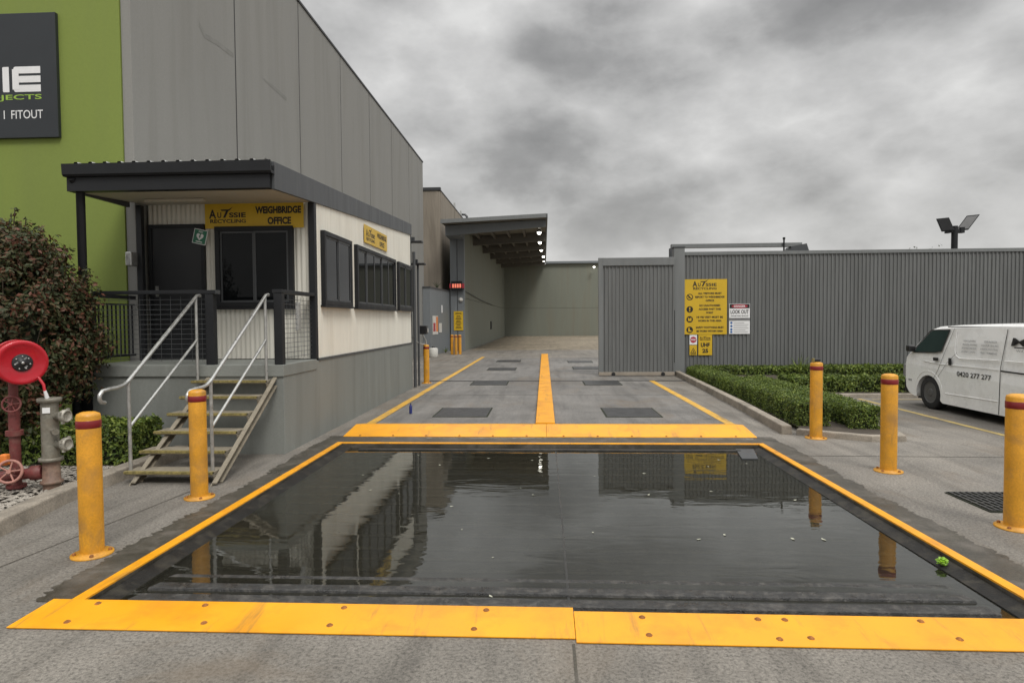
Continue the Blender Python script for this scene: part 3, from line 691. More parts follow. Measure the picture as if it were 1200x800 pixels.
# ------------------------------------------------------------------ signs
def yellow_board(name, label, loc, c, u, nrm, w, h):
    t = thing(name, label, 'sign', loc); c = Vector(c); u = Vector(u); n_ = Vector(nrm); z = Vector(EZ)
    v = []
    for n0, q in ((0, -1), (0, 1)):
        pass
    v = [c + u * a * w / 2 + n_ * b + z * q * h / 2 for q in (-1, 1) for (a, b) in ((-1, 0), (1, 0), (1, .006), (-1, .006))]
    MB().hexa(v).build('board', 'signyellow', t)
    return t, c + n_ * .008
t, c = yellow_board('office_sign', 'yellow board reading WEIGHBRIDGE OFFICE above the porch window', (-4.32, 9.15, 3.3), (-4.325, 9.165, 3.318), EX, (0, -1, 0), 1.51, .375)
m = MB(); recycler_logo(m, c + Vector((-.4, 0, -.0)), EX, EZ, .56); m.build('logo', 'ink', t); m = MB(); write(m, 'WEIGHBRIDGE', c + Vector((.37, 0, .08)), EX, EZ, w=.7, h=.11, bold=.05); write(m, 'OFFICE', c + Vector((.385, 0, -.08)), EX, EZ, w=.36, h=.11, bold=.05); m.build('lettering', 'ink', t)
t, c = yellow_board('office_sign', 'small yellow office board on the cream side wall above the long window', (OX, 12.5, 3.2), (OX + .012, 12.49, 3.39), EY, (1, 0, 0), 1.7, .34)
m = MB(); recycler_logo(m, c + Vector((0, -.42, .0)), EY, EZ, .6); m.build('logo', 'ink', t); m = MB(); write(m, 'WEIGHBRIDGE', c + Vector((0, .42, .075)), EY, EZ, w=.74, h=.1, bold=.03); write(m, 'OFFICE', c + Vector((0, .42, -.075)), EY, EZ, w=.38, h=.1, bold=.03); m.build('lettering', 'ink', t)
# defibrillator sign, hung askew
t = thing('safety_sign', 'small green and white defibrillator sign hung askew beside the door', 'sign', (-5.13, 9.1, 3.0))
a = R(-13); u = Vector((math.cos(a), 0, math.sin(a))); w = Vector((-math.sin(a), 0, math.cos(a))); c = Vector((-5.13, 9.1, 3.005))
m = MB(); v = [c + u * x * .105 + w * z * .11 + Vector((0, y, 0)) for z in (-1, 1) for x, y in ((-1, 0), (-1, .006), (1, .006), (1, 0))]; m.hexa(v); m.build('board', 'white', t)
m = MB(); bar(m, c + Vector((0, -.002, 0)), u, w, .19, .2); m.build('green_face', 'aed', t)
m = MB(); hp = [(0, -.055), (.05, -.005), (.055, .025), (.04, .045), (.018, .045), (0, .028), (-.018, .045), (-.04, .045), (-.055, .025), (-.05, -.005)]
poly(m, c + Vector((0, -.004, -.0)), u, w, hp); write(m, 'AED', c + Vector((0, -.004, 0)) + w * .075, u, w, h=.022, w=.07); bar(m, c + Vector((0, -.004, 0)) - w * .075, u, w, .1, .014); m.build('heart', 'white', t)
m = MB(); poly(m, c + Vector((0, -.006, 0)), u, w, [(-.005, .03), (.016, .03), (.004, .005), (.018, .005), (-.01, -.035), (-.002, -.005), (-.016, -.005)]); m.build('bolt_mark', 'aed', t)

# fence signs
FY = 19.4
YS = FY - .045
t, c = yellow_board('rules_sign', 'large yellow site rules board with black pictograms on the grey fence', (4.92, YS, 1.25), (4.923, YS, 2.094), EX, (0, -1, 0), 1.292, 1.682)
m = MB(); recycler_logo(m, c + Vector((-.02, 0, .66)), EX, EZ, .72); m.build('logo', 'ink', t); m = MB()
rows = [(.30, ['ALL VISITORS MUST', 'REPORT TO WEIGHBRIDGE', 'OFFICE']), (-.07, ['NO UNAUTHORISED', 'ACCESS PAST THIS', 'POINT']), (-.37, ['HI VIS VEST MUST BE', 'WORN IN THIS AREA']), (-.685, ['SAFETY FOOTWEAR MUST', 'BE WORN WITHIN AREA'])]
for zc, ls in rows:
    m = MB()
    for i, l in enumerate(ls):
        write(m, l, c + Vector((.13, 0, zc + (len(ls) - 1) * .055 - i * .11)), EX, EZ, w=.042 * len(l), h=.062, bold=.045)
    m.build('lettering', 'ink', t)
m = MB()
cx = c + Vector((-.475, 0, 0))
disc(m, cx + Vector((0, 0, .3)), EX, EZ, .1, r0=.075)
poly(m, cx + Vector((0, 0, .3)), EX, EZ, [(-.07, .05), (-.05, .07), (.07, -.05), (.05, -.07)]); poly(m, cx + Vector((0, 0, .3)), EX, EZ, [(-.03, -.05), (.0, -.02), (-.02, .05), (-.045, .0)])
m.build('symbol', 'ink', t)
for z in (-.075, -.38, -.7): m = MB(); disc(m, cx + Vector((0, 0, z)), EX, EZ, .1); m.build('symbol', 'ink', t)
m = MB(); q = cx + Vector((0, -.002, 0))
bar(m, q + Vector((0, 0, -.05)), EX, EZ, .035, .08); bar(m, q + Vector((0, 0, -.125)), EX, EZ, .035, .03)
poly(m, q + Vector((0, 0, -.38)), EX, EZ, [(-.05, -.05), (.05, -.05), (.055, .04), (.02, .05), (0, .0), (-.02, .05), (-.055, .04)])
poly(m, q + Vector((0, 0, -.7)), EX, EZ, [(-.045, .06), (-.0, .06), (.0, -.0), (.055, -.03), (.055, -.055), (-.045, -.055)])
m.build('pictogram', 'signyellow', t)
t = thing('danger_sign', 'white DANGER LOOK OUT board with a red header on the grey fence', 'sign', (5.95, YS, 1.72))
x0, x1, z0, z1 = 5.637, 6.26, 1.745, 2.18
MB().box(x0, x1, YS - .006, YS, z0, z1).build('board', 'white', t)
yq = YS - .008; m = MB(); cxm = (x0 + x1) / 2
bar(m, (cxm, yq, z1 - .075), EX, EZ, .6, .13); m.build('header_bar', 'ink', t); m = MB(); write(m, 'LOOK OUT', (cxm, yq, 1.935), EX, EZ, w=.54, h=.12, bold=.025); write(m, 'FOR MOVING VEHICLES', (cxm, yq, 1.81), EX, EZ, w=.52, h=.04, bold=.02); m.build('lettering', 'ink', t)
m = MB(); disc(m, (cxm, yq - .002, z1 - .075), (4.2, 0, 0), (0, 0, 1), .058, 28); m.build('red_oval', 'danger', t)
m = MB(); write(m, 'DANGER', (cxm, yq - .004, z1 - .075), EX, EZ, w=.34, h=.06, bold=.03); m.build('header_lettering', 'white', t)
t = thing('notice_sign', 'pale notice board with small blue symbols, below the danger board', 'sign', (5.95, YS, 1.26))
MB().box(x0, x1, YS - .006, YS, 1.262, 1.72).build('board', 'white', t)
m = MB(); bar(m, (cxm, yq, 1.69), EX, EZ, .623, .06)
for i, ll in enumerate((.36, .5, .46, .5, .4, .48)): bar(m, (x0 + .13 + ll / 2 * .9, yq, 1.6 - i * .055), EX, EZ, ll * .9, .012)
m.build('text_line', 'greytext', t)
m = MB()
for z in (1.6, 1.5, 1.4, 1.32): disc(m, (x0 + .065, yq, z), EX, EZ, .035, 14)
m.build('blue_symbol', 'bluedot', t)
t = thing('stop_sign', 'small white square sign with a red stop octagon under the yellow rules board', 'sign', (4.55, YS, .93))
MB().box(4.445, 4.672, YS - .006, YS, .94, 1.238).build('board', 'white', t)
m = MB(); disc(m, (4.558, yq, 1.09), EX, EZ, .1, 8); m.build('octagon', 'danger', t); m = MB(); write(m, 'STOP', (4.558, yq - .002, 1.09), EX, EZ, w=.15, h=.055, bold=.03); m.build('lettering', 'white', t)
t, c = yellow_board('warning_sign', 'small pale yellow warning triangle sign below the stop sign', (4.56, YS, .61), (4.558, YS, .772), EX, (0, -1, 0), .225, .31)
m = MB(); m.add([(4.558 + a, c.y, .74 + b) for a, b in ((-.09, -.06), (.09, -.06), (0, .11), (-.06, -.04), (.06, -.04), (0, .075))], [(0, 1, 4, 3), (1, 2, 5, 4), (2, 0, 3, 5)]); bar(m, (4.558, c.y, .735), EX, EZ, .022, .07); bar(m, (4.558, c.y, .645), EX, EZ, .16, .022); m.build('triangle', 'ink', t)
t, c = yellow_board('radio_sign', 'small yellow board reading UHF 25 under the yellow rules board', (4.92, YS, .61), (4.92, YS, .93), EX, (0, -1, 0), .415, .63)
m = MB(); recycler_logo(m, c + Vector((0, 0, .2)), EX, EZ, .32); m.build('logo', 'ink', t); m = MB(); write(m, 'UHF', c + Vector((0, 0, .0)), EX, EZ, w=.27, h=.13, bold=.05); write(m, '25', c + Vector((0, 0, -.18)), EX, EZ, w=.18, h=.13, bold=.05); m.build('lettering', 'ink', t)

# ------------------------------------------------------------------ gate and fence
t = thing('sliding_gate', 'grey profiled steel sliding gate standing partly open across the right lane', 'gate', (2.8, 19.25, 0))
s_ = MB(); s_.sheet((1.78, 19.2, .12), EX, EZ, 2.18, 3.26, RIB, .114, (0, -1, 0)); s_.build('panel', 'colorbond', t)
fr = MB(); fr.box(1.66, 1.79, 19.15, 19.3, .1, 3.6).box(1.79, 3.94, 19.21, 19.3, .14, 3.36).build('frame', 'colorbond_light', t)
MB().box(1.79, 3.94, 19.14, 19.3, 3.36, 3.6).build('top_rail', 'colorbond_light', t, bev=.006)
MB().box(1.66, 3.95, 19.12, 19.3, .02, .118).build('bottom_rail', 'beige_steel', t, bev=.006)
MB().cyl((2.1, 19.1, .06), (2.1, 19.3, .06), .06).cyl((3.6, 19.1, .06), (3.6, 19.3, .06), .06).build('roller', 'blackplastic', t)
t = thing('gate_post', 'tall square grey steel gate post between the gate and the fence', 'post', (4.1, 19.4, 0))
MB().box(3.96, 4.285, 19.3, 19.6, 0, 3.9).build('post', 'colorbond_light', t, bev=.01); MB().box(3.94, 4.3, 19.28, 19.62, 3.903, 3.93).build('cap', 'charcoal2', t)
MB().box(3.955, 3.98, 19.26, 19.298, .4, 2.0).build('stop_channel', 'blackplastic', t)
t = thing('boundary_fence', 'long blue grey profiled steel fence running behind the hedges and van', 'fence', (12, FY, 0))
s_ = MB(); s_.sheet((4.285, FY, -.05), EX, EZ, 18, 3.72, RIB, .114, (0, -1, 0)); s_.build('panel', 'colorbond', t)
MB().box(4.29, 22.3, FY - .05, FY + .06, 3.67, 3.77).build('capping', 'colorbond_light', t)
for i in range(7): MB().box(4.5 + i * 2.9, 4.6 + i * 2.9, FY + .02, FY + .12, 0, 3.66).build('post', 'charcoal2', t)
t = thing('gate_guide_frame', 'horizontal grey steel guide beam standing above the fence behind the gate post', 'gate frame', (6, 20.2, 3.8))
MB().box(4.05, 8.1, 20.1, 20.3, 3.98, 4.1).build('beam', 'colorbond_light', t)
MB().box(4.0, 4.2, 20.1, 20.3, 0, 3.975).box(7.75, 7.95, 20.1, 20.3, 0, 3.75).build('upright', 'charcoal2', t)
MB().hexa([(7.65, 20.0, 3.75), (8.3, 20.0, 3.75), (8.3, 20.5, 3.75), (7.65, 20.5, 3.75), (7.75, 20.0, 3.975), (8.2, 20.0, 4.06), (8.2, 20.5, 4.06), (7.75, 20.5, 3.975)]).build('end_box', 'charcoal2', t)
MB().cyl((7.52, 20.05, 3.4), (7.52, 20.05, 4.22), .025).lathe([(.04, 0), (.04, .06)], (7.52, 20.05, 4.2), 'z', 10).build('limit_rod', 'charcoal', t)

# area floodlight
t = thing('floodlight_pole', 'dark pole with two tilted area floodlights behind the fence', 'floodlight', (14.55, 23, 0))
MB().lathe([(.11, 0), (.1, 4.95)], (14.55, 23, 0), 'z', 14).build('pole', 'charcoal', t)
MB().box(14.35, 14.75, 22.94, 23.06, 4.72, 4.82).box(14.25, 14.38, 22.92, 23.08, 4.7, 4.9).box(14.72, 14.85, 22.92, 23.08, 4.7, 4.9).build('bracket', 'charcoal', t)
def head(cx, cz, ang, ln, nm):
    a = R(ang); u = Vector((math.cos(a), -.15, math.sin(a))).normalized(); v = Vector((1, -.45, .05)).normalized(); v = (v - u * v.dot(u) * .0).normalized(); n_ = u.cross(v).normalized() * (1 if u.cross(v).y < 0 else -1)
    c = Vector((cx, 23, cz)); m = MB()
    m.hexa([c + u * a_ * ln / 2 + v * b_ * .19 + n_ * d_ for d_ in (0, .07) for a_, b_ in ((-1, -1), (1, -1), (1, 1), (-1, 1))])
    hd = m.build('lamp_head', 'charcoal', t, bev=.015)
    m = MB(); m.add([c + u * a_ * ln / 2 * .85 + v * b_ * .16 + n_ * .074 for a_, b_ in ((-1, -1), (1, -1), (1, 1), (-1, 1))], [(0, 1, 2, 3)])
    m.add([c + u * a_ * ln / 2 * .85 + v * b_ * .16 - n_ * .004 for a_, b_ in ((-1, -1), (1, -1), (1, 1), (-1, 1))], [(0, 1, 2, 3)]); m.build('lens', nm, hd)
head(14.22, 5.0, -72, .5, 'blackplastic'); head(14.98, 5.05, 58, .62, 'greytext')

# ------------------------------------------------------------------ open shed
t = thing('storage_shed', 'open fronted shed with grey precast walls and a dark beamed roof at the lane end', 'shed', (0, 50, 0))
m = MB(); m.prism([(-4.52, 35.3, 0), (-4.25, 67, 0), (-4.5, 67, 0), (-4.75, 35.3, 0)], (0, 0, 2.98)); m.build('lower_wall', 'shedgrey', t)
m = MB(); m.prism([(-4.53, 35.3, 3.0), (-4.26, 67, 3.0), (-4.5, 67, 3.0), (-4.75, 35.3, 3.0)], (0, 0, 4.35)); m.build('upper_wall', 'shedgrey', t)
MB().box(-4.5, 14, 67.0, 67.25, 0, 2.98).build('lower_wall', 'shedgrey', t); MB().box(-4.5, 14, 67.02, 67.25, 3.0, 7.7).build('upper_wall', 'shedgrey', t)
MB().box(-4.45, 14, 67.08, 67.2, 2.9, 3.1).build('wall_joint', 'core', t)
MB().box(.2, 14, 66.7, 67.4, 7.72, 7.95).build('rear_capping', 'shedsteel', t)
MB().box(-5.32, -4.94, 35.2, 35.6, 0, 6.5).box(-4.9, -4.52, 35.2, 35.6, 0, 6.5).build('column', 'shedsteel', t, bev=.01); MB().box(-4.96, -4.88, 35.24, 35.55, 0, 6.5).build('column_web', 'charcoal2', t)
MB().box(-4.2, 12, 36, 66.9, -.05, .005).build('shed_floor', 'lit_silt', kind='structure')
def rfz(y): return (y - 32.7) * .022
Y0, Y1 = 32.7, 67.3
def rslab(m, x0, x1, ya, yb, za0, za1, dz0, dz1):
    """slab between x0..x1 sloping up across x by za and along y"""
    m.hexa([(x0, ya, za0 + dz0 + rfz(ya)), (x1, ya, za1 + dz0 + rfz(ya)), (x1, yb, za1 + dz0 + rfz(yb)), (x0, yb, za0 + dz0 + rfz(yb)),
            (x0, ya, za0 + dz1 + rfz(ya)), (x1, ya, za1 + dz1 + rfz(ya)), (x1, yb, za1 + dz1 + rfz(yb)), (x0, yb, za0 + dz1 + rfz(yb))]); return m
zl, zr = 6.84, 7.07
rslab(MB(), -5.4, .12, Y0 + .1, Y1, zl, zr, .02, .2).build('roof', 'purlin', t)
rslab(MB(), -5.43, .14, Y0, Y0 + .1, zl, zr, .0, .2).build('fascia', 'colorbond_light', t)
rslab(MB(), .125, .2, Y0 + .1, Y1, zr, zr, -.02, .2).build('side_fascia', 'charcoal2', t)
MB().hexa([(-5.32, 33.6, 6.3), (.1, 33.6, 6.72), (.1, 33.8, 6.72), (-5.32, 33.8, 6.3), (-5.32, 33.6, 6.84), (.1, 33.6, 7.08), (.1, 33.8, 7.08), (-5.32, 33.8, 6.84)]).build('front_beam', 'shedsteel', t)
MB().box(-5.32, -4.52, 33.81, 35.19, 6.3, 6.8).box(-5.32, -4.52, 35.2, 35.6, 6.505, 6.84).build('column_head', 'shedsteel', t)
for k in range(5):
    y = 39.5 + k * 5.8
    rslab(MB(), -4.5, .1, y, y + .3, zl, zr, -.52, .015).build('rafter', 'rafter', t)
m = MB()
for i in range(5): rslab(m, -4.1 + i * .95, -3.98 + i * .95, 33.9, Y1 - .4, zl + .04 * i, zl + .04 * i, -.16, .012)
m.build('purlin', 'rafter', t)
ll = ['nearest lit round lamp under the shed roof edge', 'second lit round lamp back from the shed roof front', 'third lit round lamp back from the shed roof front', 'fourth lit round lamp under the shed roof edge', 'farthest lit round lamp under the shed roof edge']
l0 = None
for (x, y), l in zip(((-.27, 36.2), (-.27, 41.8), (-.2, 47.4), (-.05, 53.6), (-.02, 58.5)), ll):
    z = zr + rfz(y) - .36
    if l0 is None:
        l0 = thing('shed_lamp', l, 'lamp', (x, y, z), 'lit lamps under the shed roof')
        MB().lathe([(.05, .3), (.06, .1), (.2, .05), (.22, .012), (.2, .01)], (x, y, z), 'z', 18).build('housing', 'charcoal', l0)
        MB().lathe([(.11, .008), (.11, -.04), (.085, -.1), (.045, -.13), (.01, -.135)], (x, y, z), 'z', 18).build('lens', 'lamp', l0)
    else: copy_tree(l0, (x, y, z), l)
copy_tree(l0, (5.27, 66.3, 7.3), 'lit round lamp fixed high on the shed back wall beside the gate top')
t = thing('warning_display', 'small red lit warning display on the shed column', 'display', (-4.92, 35.1, 3.5))
MB().box(-5.22, -4.62, 34.95, 35.19, 3.42, 3.95).build('housing', 'charcoal', t, bev=.02)
MB().box(-5.32, -5.23, 34.9, 35.15, 3.55, 3.8).box(-4.61, -4.5, 34.9, 35.15, 3.55, 3.8).build('side_lamp', 'danger', t)
m = MB()
for i in range(4): bar(m, (-5.12 + i * .135, 34.94, 3.68), EX, EZ, .1, .22)
m.build('lit_bar', 'beacon', t)
t = thing('column_sign', 'tall yellow notice board with dense black text on the shed column', 'sign', (-4.87, 35.15, 1.15))
MB().box(-5.13, -4.6, 35.17, 35.19, 1.17, 2.25).build('board', 'signyellow', t)
m = MB(); bar(m, (-4.865, 35.165, 2.13), EX, EZ, .34, .05)
for i in range(9): bar(m, (-4.865, 35.165, 1.98 - i * .085), EX, EZ, .22 + .12 * ((i * 7) % 3) / 2, .035)
m.build('text_line', 'ink', t)
o = MB().box(-4.52, -4.3, 50.6, 51.2, 1.0, 1.65).build('meter_box', 'blackplastic', None, (-4.4, 51, 1), bev=.03); tag(o, 'dark meter box on the inner side wall of the shed', 'meter box')
o = MB().tube([(-4.6, 35.1, 3.45), (-4.45, 36.5, 3.35), (-4.4, 44, 3.12), (-4.33, 52, 3.02)], .025, 6).build('wall_cable', 'charcoal2', None, (-4.6, 35.1, 3.4)); tag(o, 'thin dark cable running back along the shed side wall', 'cable')
o = MB().lathe([(.05, 0), (.12, .05), (.12, .2), (.05, .22)], (-4.72, 35.08, 2.9), 'y', 12).build('security_camera', 'card', None, (-4.72, 35.1, 2.9)); tag(o, 'small white camera below the red display on the shed column', 'camera')

# neighbouring building and low wall
t = thing('concrete_building', 'tall tan concrete building with streaky stains behind the warehouse', 'building', (-7, 36, 0))
MB().box(-14, -5.82, 35.0, 35.2, 0, 9.0).build('front_wall', 'tanwall', t)
for i in range(4): MB().box(-6.0, -5.8, 35.22 + i * 5.2, 35.2 + i * 5.2 + 5.17, 0, 9.02).build('side_panel', 'tanwall', t)
MB().box(-14, -5.78, 34.95, 35.2, 9.03, 9.2).build('parapet', 'cap', t); MB().box(-6.0, -5.78, 35.22, 56, 9.03, 9.09).build('side_capping', 'cap', t)
MB().box(-14, -6.05, 35.3, 56, 8.6, 8.7).build('roof', 'purlin', t)
MB().tube([(-6.4, 46.5, 9.1), (-6.4, 46.5, 9.45), (-6.3, 46.5, 9.58), (-6.1, 46.5, 9.62), (-5.85, 46.5, 9.6), (-5.72, 46.5, 9.45), (-5.7, 46.5, 9.12)], .09, 10).build('roof_duct', 'charcoal2', t)
for y in (41.2, 44.3): MB().box(-5.95, -5.85, y, y + .2, 9.1, 9.5).build('roof_vent', 'galv', t)
t = thing('yard_wall', 'low grey painted wall with notices between the warehouse and the shed column', 'wall', (-5.5, 32.5, 0))
m = MB(); m.prism([(-5.64, 30.6, 0), (-5.35, 35.1, 0), (-5.55, 35.1, 0), (-6.0, 31.1, 0), (-6.0, 30.6, 0)], (0, 0, 3.36)); m.build('panel', 'shedsteel', t)
m = MB(); m.prism([(-5.6, 30.56, 3.362), (-5.32, 35.1, 3.362), (-5.58, 35.1, 3.362), (-6.0, 31.1, 3.362), (-6.0, 30.56, 3.362)], (0, 0, .06)); m.build('capping', 'charcoal2', t)
def wpt(f, z, off=.012): return Vector((-5.64 + .29 * f + off, 30.6 + 4.5 * f, z))
uw = Vector((.29, 4.5, 0)).normalized()
for (f, z, w, h, mt, lab, band) in ((.22, 1.5, 1.15, .95, 'card', 'white and orange notice on the low grey wall, the larger of two', 'orange'), (.47, 1.35, .6, .5, 'card', 'small white notice on the low grey wall, right of the larger one', None), (.56, 2.35, .25, .4, 'white', 'tiny white plate high on the low grey wall', None)):
    q = wpt(f, z); t = thing('wall_notice', lab, 'notice', q)
    m = MB(); m.hexa([q + uw * a * w / 2 + Vector((b, 0, c_ * h / 2)) for c_ in (-1, 1) for a, b in ((-1, 0), (-1, .01), (1, .01), (1, 0))]); m.build('board', mt, t)
    if band:
        m = MB(); bar(m, q + uw * (w * .3) + Vector((.013, 0, .05)), uw, EZ, w * .35, h * .8); m.build('coloured_panel', band, t)
        m = MB(); bar(m, q - uw * (w * .2) + Vector((.013, 0, -.1)), uw, EZ, w * .4, h * .45); m.build('red_panel', 'danger', t)
t = thing('bucket', 'small white plastic drum on the ground by the low grey wall', 'drum', (-5.3, 29.5, 0))
MB().lathe([(.2, 0), (.22, .05), (.22, .38), (.19, .42), (.08, .44)], (-5.3, 29.5, 0), 'z', 16).build('body', 'bucket', t); MB().lathe([(.08, .44), (.08, .5), (.01, .5)], (-5.3, 29.5, 0), 'z', 12).build('lid', 'blackplastic', t)
t = thing('bottle', 'dark blue plastic bottle standing in the left lane', 'bottle', (-2.49, 11.42, .004))
MB().lathe([(.026, .005), (.028, .02), (.028, .12), (.023, .15), (.011, .17), (.011, .19)], (-2.49, 11.42, .004), 'z', 14).build('body', 'blueplastic', t); MB().lathe([(.013, .18), (.013, .2), (.004, .202)], (-2.49, 11.42, .004), 'z', 12).build('cap', 'blackplastic', t)
# crumpled green wrapper
m = MB(); bmx = bmesh.new(); bmesh.ops.create_icosphere(bmx, subdivisions=3, radius=.034)
bmx.verts.ensure_lookup_table()
for v in bmx.verts:
    d = v.co.normalized(); v.co *= 1 + .35 * math.sin(d.x * 7 + 1) * math.cos(d.y * 9) + .2 * math.sin(d.z * 13 + d.x * 5); v.co.z *= .7
m.add([Vector(v.co) + Vector((2.84, 4.56, -.015)) for v in bmx.verts], [tuple(v.index for v in f.verts) for f in bmx.faces]); bmx.free()
o = m.build('crumpled_wrapper', 'limeplastic', None, (2.84, 4.56, -.045)); tag(o, 'crumpled bright lime green wrapper at the right edge of the pit', 'litter')
# fallen leaves on the water
lp = [(1.722, 4.091), (1.65, 3.86), (1.463, 3.877), (1.288, 4.063), (1.829, 3.85), (-.353, 3.94), (-.577, 3.83), (-1.869, 3.85), (1.051, 6.349), (-.121, 6.317), (-.262, 6.573), (1.148, 7.233), (1.971, 7.587), (.567, 7.1), (2.0, 5.1), (-.9, 5.9), (.4, 5.2), (2.45, 6.2), (-1.3, 7.6)] + [(rng.uniform(-2.3, 2.5), rng.uniform(4.05, 8.2)) for _ in range(14)]
l0 = None
for i, (x, y) in enumerate(lp):
    if l0 is None:
        m = MB(); s = .045
        m.add([(x + s * a, y + s * b, -.055 + s * c_) for a, b, c_ in ((-1, 0, .1), (-.3, -.4, 0), (.5, -.35, .05), (1, 0, .2), (.5, .35, .02), (-.3, .45, .12), (0, 0, -.02))], [(0, 1, 6), (1, 2, 6), (2, 3, 6), (3, 4, 6), (4, 5, 6), (5, 0, 6)])
        l0 = m.build('fallen_leaf', 'paleleaf', None, (x, y, -.055)); tag(l0, 'small pale dead leaf floating on the dark water of the pit', 'leaf', 'pale leaves floating on the water'); c = l0
    else:
        c = l0.copy(); COL.objects.link(c); c.location = (x, y, -.055 if y > 3.95 else -.03 if y < 3.82 else -.044)
    c.rotation_euler = (0, 0, i * 1.7); sc = .25 + .4 * ((i * 37) % 10) / 10; c.scale = (sc, sc, sc)

# ------------------------------------------------------------------ hose reel and hydrant
t = thing('fire_hose_reel', 'glossy red fire hose reel drum on a faded red pipe stand', 'hose reel', (-5.25, 5.8, 0))
ax = Vector((.84, -.6, -.03)).normalized(); c = Vector((-5.06, 5.78, 1.35))
k_ = .83
MB().lathe([(r_ * k_, a_) for r_, a_ in [(.02, -.2), (.255, -.2), (.262, -.18), (.262, -.165), (.235, -.155), (.235, -.13), (.262, -.12), (.262, -.02), (.258, -.004), (.245, .002), (.215, .003), (.205, -.004), (.08, -.004), (.02, -.004)]], c, ax, 48).build('drum', 'red', t)
hb = MB().lathe([(.085, -.003), (.085, .006), (.078, .01), (.03, .011), (.025, .02), (.012, .022)], c, ax, 28).build('hub', 'blackplastic', t)
u = ax.orthogonal().normalized(); w = ax.cross(u)
m = MB()
for k in range(7):
    a = k * 2 * math.pi / 7; MB().lathe([(.007, .01), (.007, .015), (.003, .016)], c + (u * math.cos(a) + w * math.sin(a)) * .062, ax, 8).build('screw', 'galv', hb)
m.lathe([(.013, .022), (.013, .028), (.004, .03)], c, ax, 10); m.build('spindle', 'galv', hb)
m = MB()
for k in range(3):
    q = c + ax * .0125; a = k * 2.1 + .4; q = q + (u * math.cos(a) + w * math.sin(a)) * .048; bar(m, q, u, w, .03, .014)
m.build('label_print', 'greytext', hb)
MB().tube([(-5.27, 5.9, 0), (-5.27, 5.9, 1.0)], .048, 16).tube([(-5.27, 5.9, 1.0), (-5.27, 5.9, 1.3)], .04, 14).build('stand_pipe', 'red_pipe', t)
MB().lathe([(.085, 0), (.085, .03)], (-5.27, 5.9, .1), 'z', 20).build('flange', 'red_pipe', t); MB().lathe([(.075, 0), (.075, .05)], (-5.27, 5.9, .62), 'z', 16).build('flange', 'red_pipe', t)
def valve_wheel(t, c, ax, r, mat):
    ax = Vector(ax).normalized(); u = ax.orthogonal().normalized(); w = ax.cross(u); c = Vector(c)
    m = MB(); m.tube([c + (u * math.cos(a) + w * math.sin(a)) * r for a in [2 * math.pi * i / 24 for i in range(24)]], r * .13, 8, closed=True)
    for k in range(5):
        a = 2 * math.pi * k / 5; m.tube([c, c + (u * math.cos(a) + w * math.sin(a)) * r], r * .08, 6)
    m.cyl(c - ax * .07, c + ax * .02, r * .2, 10); return m.build('valve_wheel', mat, t)
valve_wheel(t, (-5.23, 5.83, .94), (.5, -1, .1), .075, 'red_pipe')
MB().tube([(-4.97, 5.86, 1.2), (-4.92, 5.86, 1.13), (-4.9, 5.85, 1.06)], [.014, .014, .012], 8).build('hose', 'red', t)
MB().tube([(-4.9, 5.85, 1.07), (-4.895, 5.87, .995)], [.013, .019], 10).build('nozzle', 'white', t)
t = thing('fire_hydrant', 'weathered grey booster standpipe with two capped outlets beside the hose reel', 'hydrant', (-4.93, 5.95, 0))
hx, hy = -4.925, 5.93
MB().lathe([(.077, .37), (.077, .4), (.077, .5), (.075, .96)], (hx, hy, 0), 'z', 28).build('barrel', 'pipe', t)
MB().lathe([(.07, .94), (.1, .95), (.106, .965), (.106, .985), (.1, .99)], (hx, hy, 0), 'z', 28).build('top_flange', 'pipe', t)
MB().lathe([(.085, .36), (.106, .362), (.106, .395), (.085, .397)], (hx, hy, 0), 'z', 28).build('flange', 'pipe', t)
MB().lathe([(.08, .13), (.098, .14), (.098, .16), (.078, .17), (.074, .36)], (hx, hy, 0), 'z', 28).lathe([(.076, 0), (.076, .13)], (hx, hy, 0), 'z', 24).build('riser', 'pipe_brown', t)
for z in (.81, .53):
    d = Vector((1, -.08, 0)).normalized(); o0 = Vector((hx, hy, z))
    ot = MB().lathe([(.04, .05), (.04, .12), (.052, .125), (.052, .15)], o0, d, 20).build('outlet', 'pipe', t)
    MB().lathe([(.062, .15), (.066, .155), (.066, .19), (.055, .2), (.05, .2), (.048, .19), (.01, .19)], o0, d, 20).build('cap', 'pipe_pale', ot)
    m = MB()
    for k in range(4):
        a = k * math.pi / 2 + .3; s_ = d.orthogonal().normalized(); w2 = d.cross(s_); q = o0 + d * .175 + (s_ * math.cos(a) + w2 * math.sin(a)) * .07; m.box(q.x - .012, q.x + .012, q.y - .012, q.y + .012, q.z - .012, q.z + .012)
    m.build('lug', 'pipe_pale', ot)
MB().cyl((hx + .05, hy - .04, .67), (hx + .13, hy - .1, .67), .02).lathe([(.03, 0), (.032, .03)], (hx + .12, hy - .09, .67), (.85, -.6, 0), 12).build('drain_cock', 'pipe', t)
o = MB(); q = Vector((hx + .03, hy - .079, .875)); bar(o, q, (1, .4, 0), EZ, .06, .055); o.build('label_plate', 'white', t)
m = MB(); write(m, '100', q + Vector((0, -.003, 0)), (1, .13, 0), EZ, w=.03, h=.014); 
MB().lathe([(.06, 0), (.072, .02), (.072, .1), (.052, .12), (.05, .5)], (hx - .08, hy - .01, .25), (-1, -.22, -.08), 20).build('elbow_pipe', 'red_pipe', t)
MB().lathe([(.08, .42), (.085, .43), (.085, .46), (.055, .48), (.055, .9)], (hx - .08, hy - .01, .25), (-1, -.22, -.08), 20).build('supply_pipe', 'pipe', t)
valve_wheel(t, (-5.14, 5.68, .31), (.35, -1, .25), .105, 'pinkwheel')
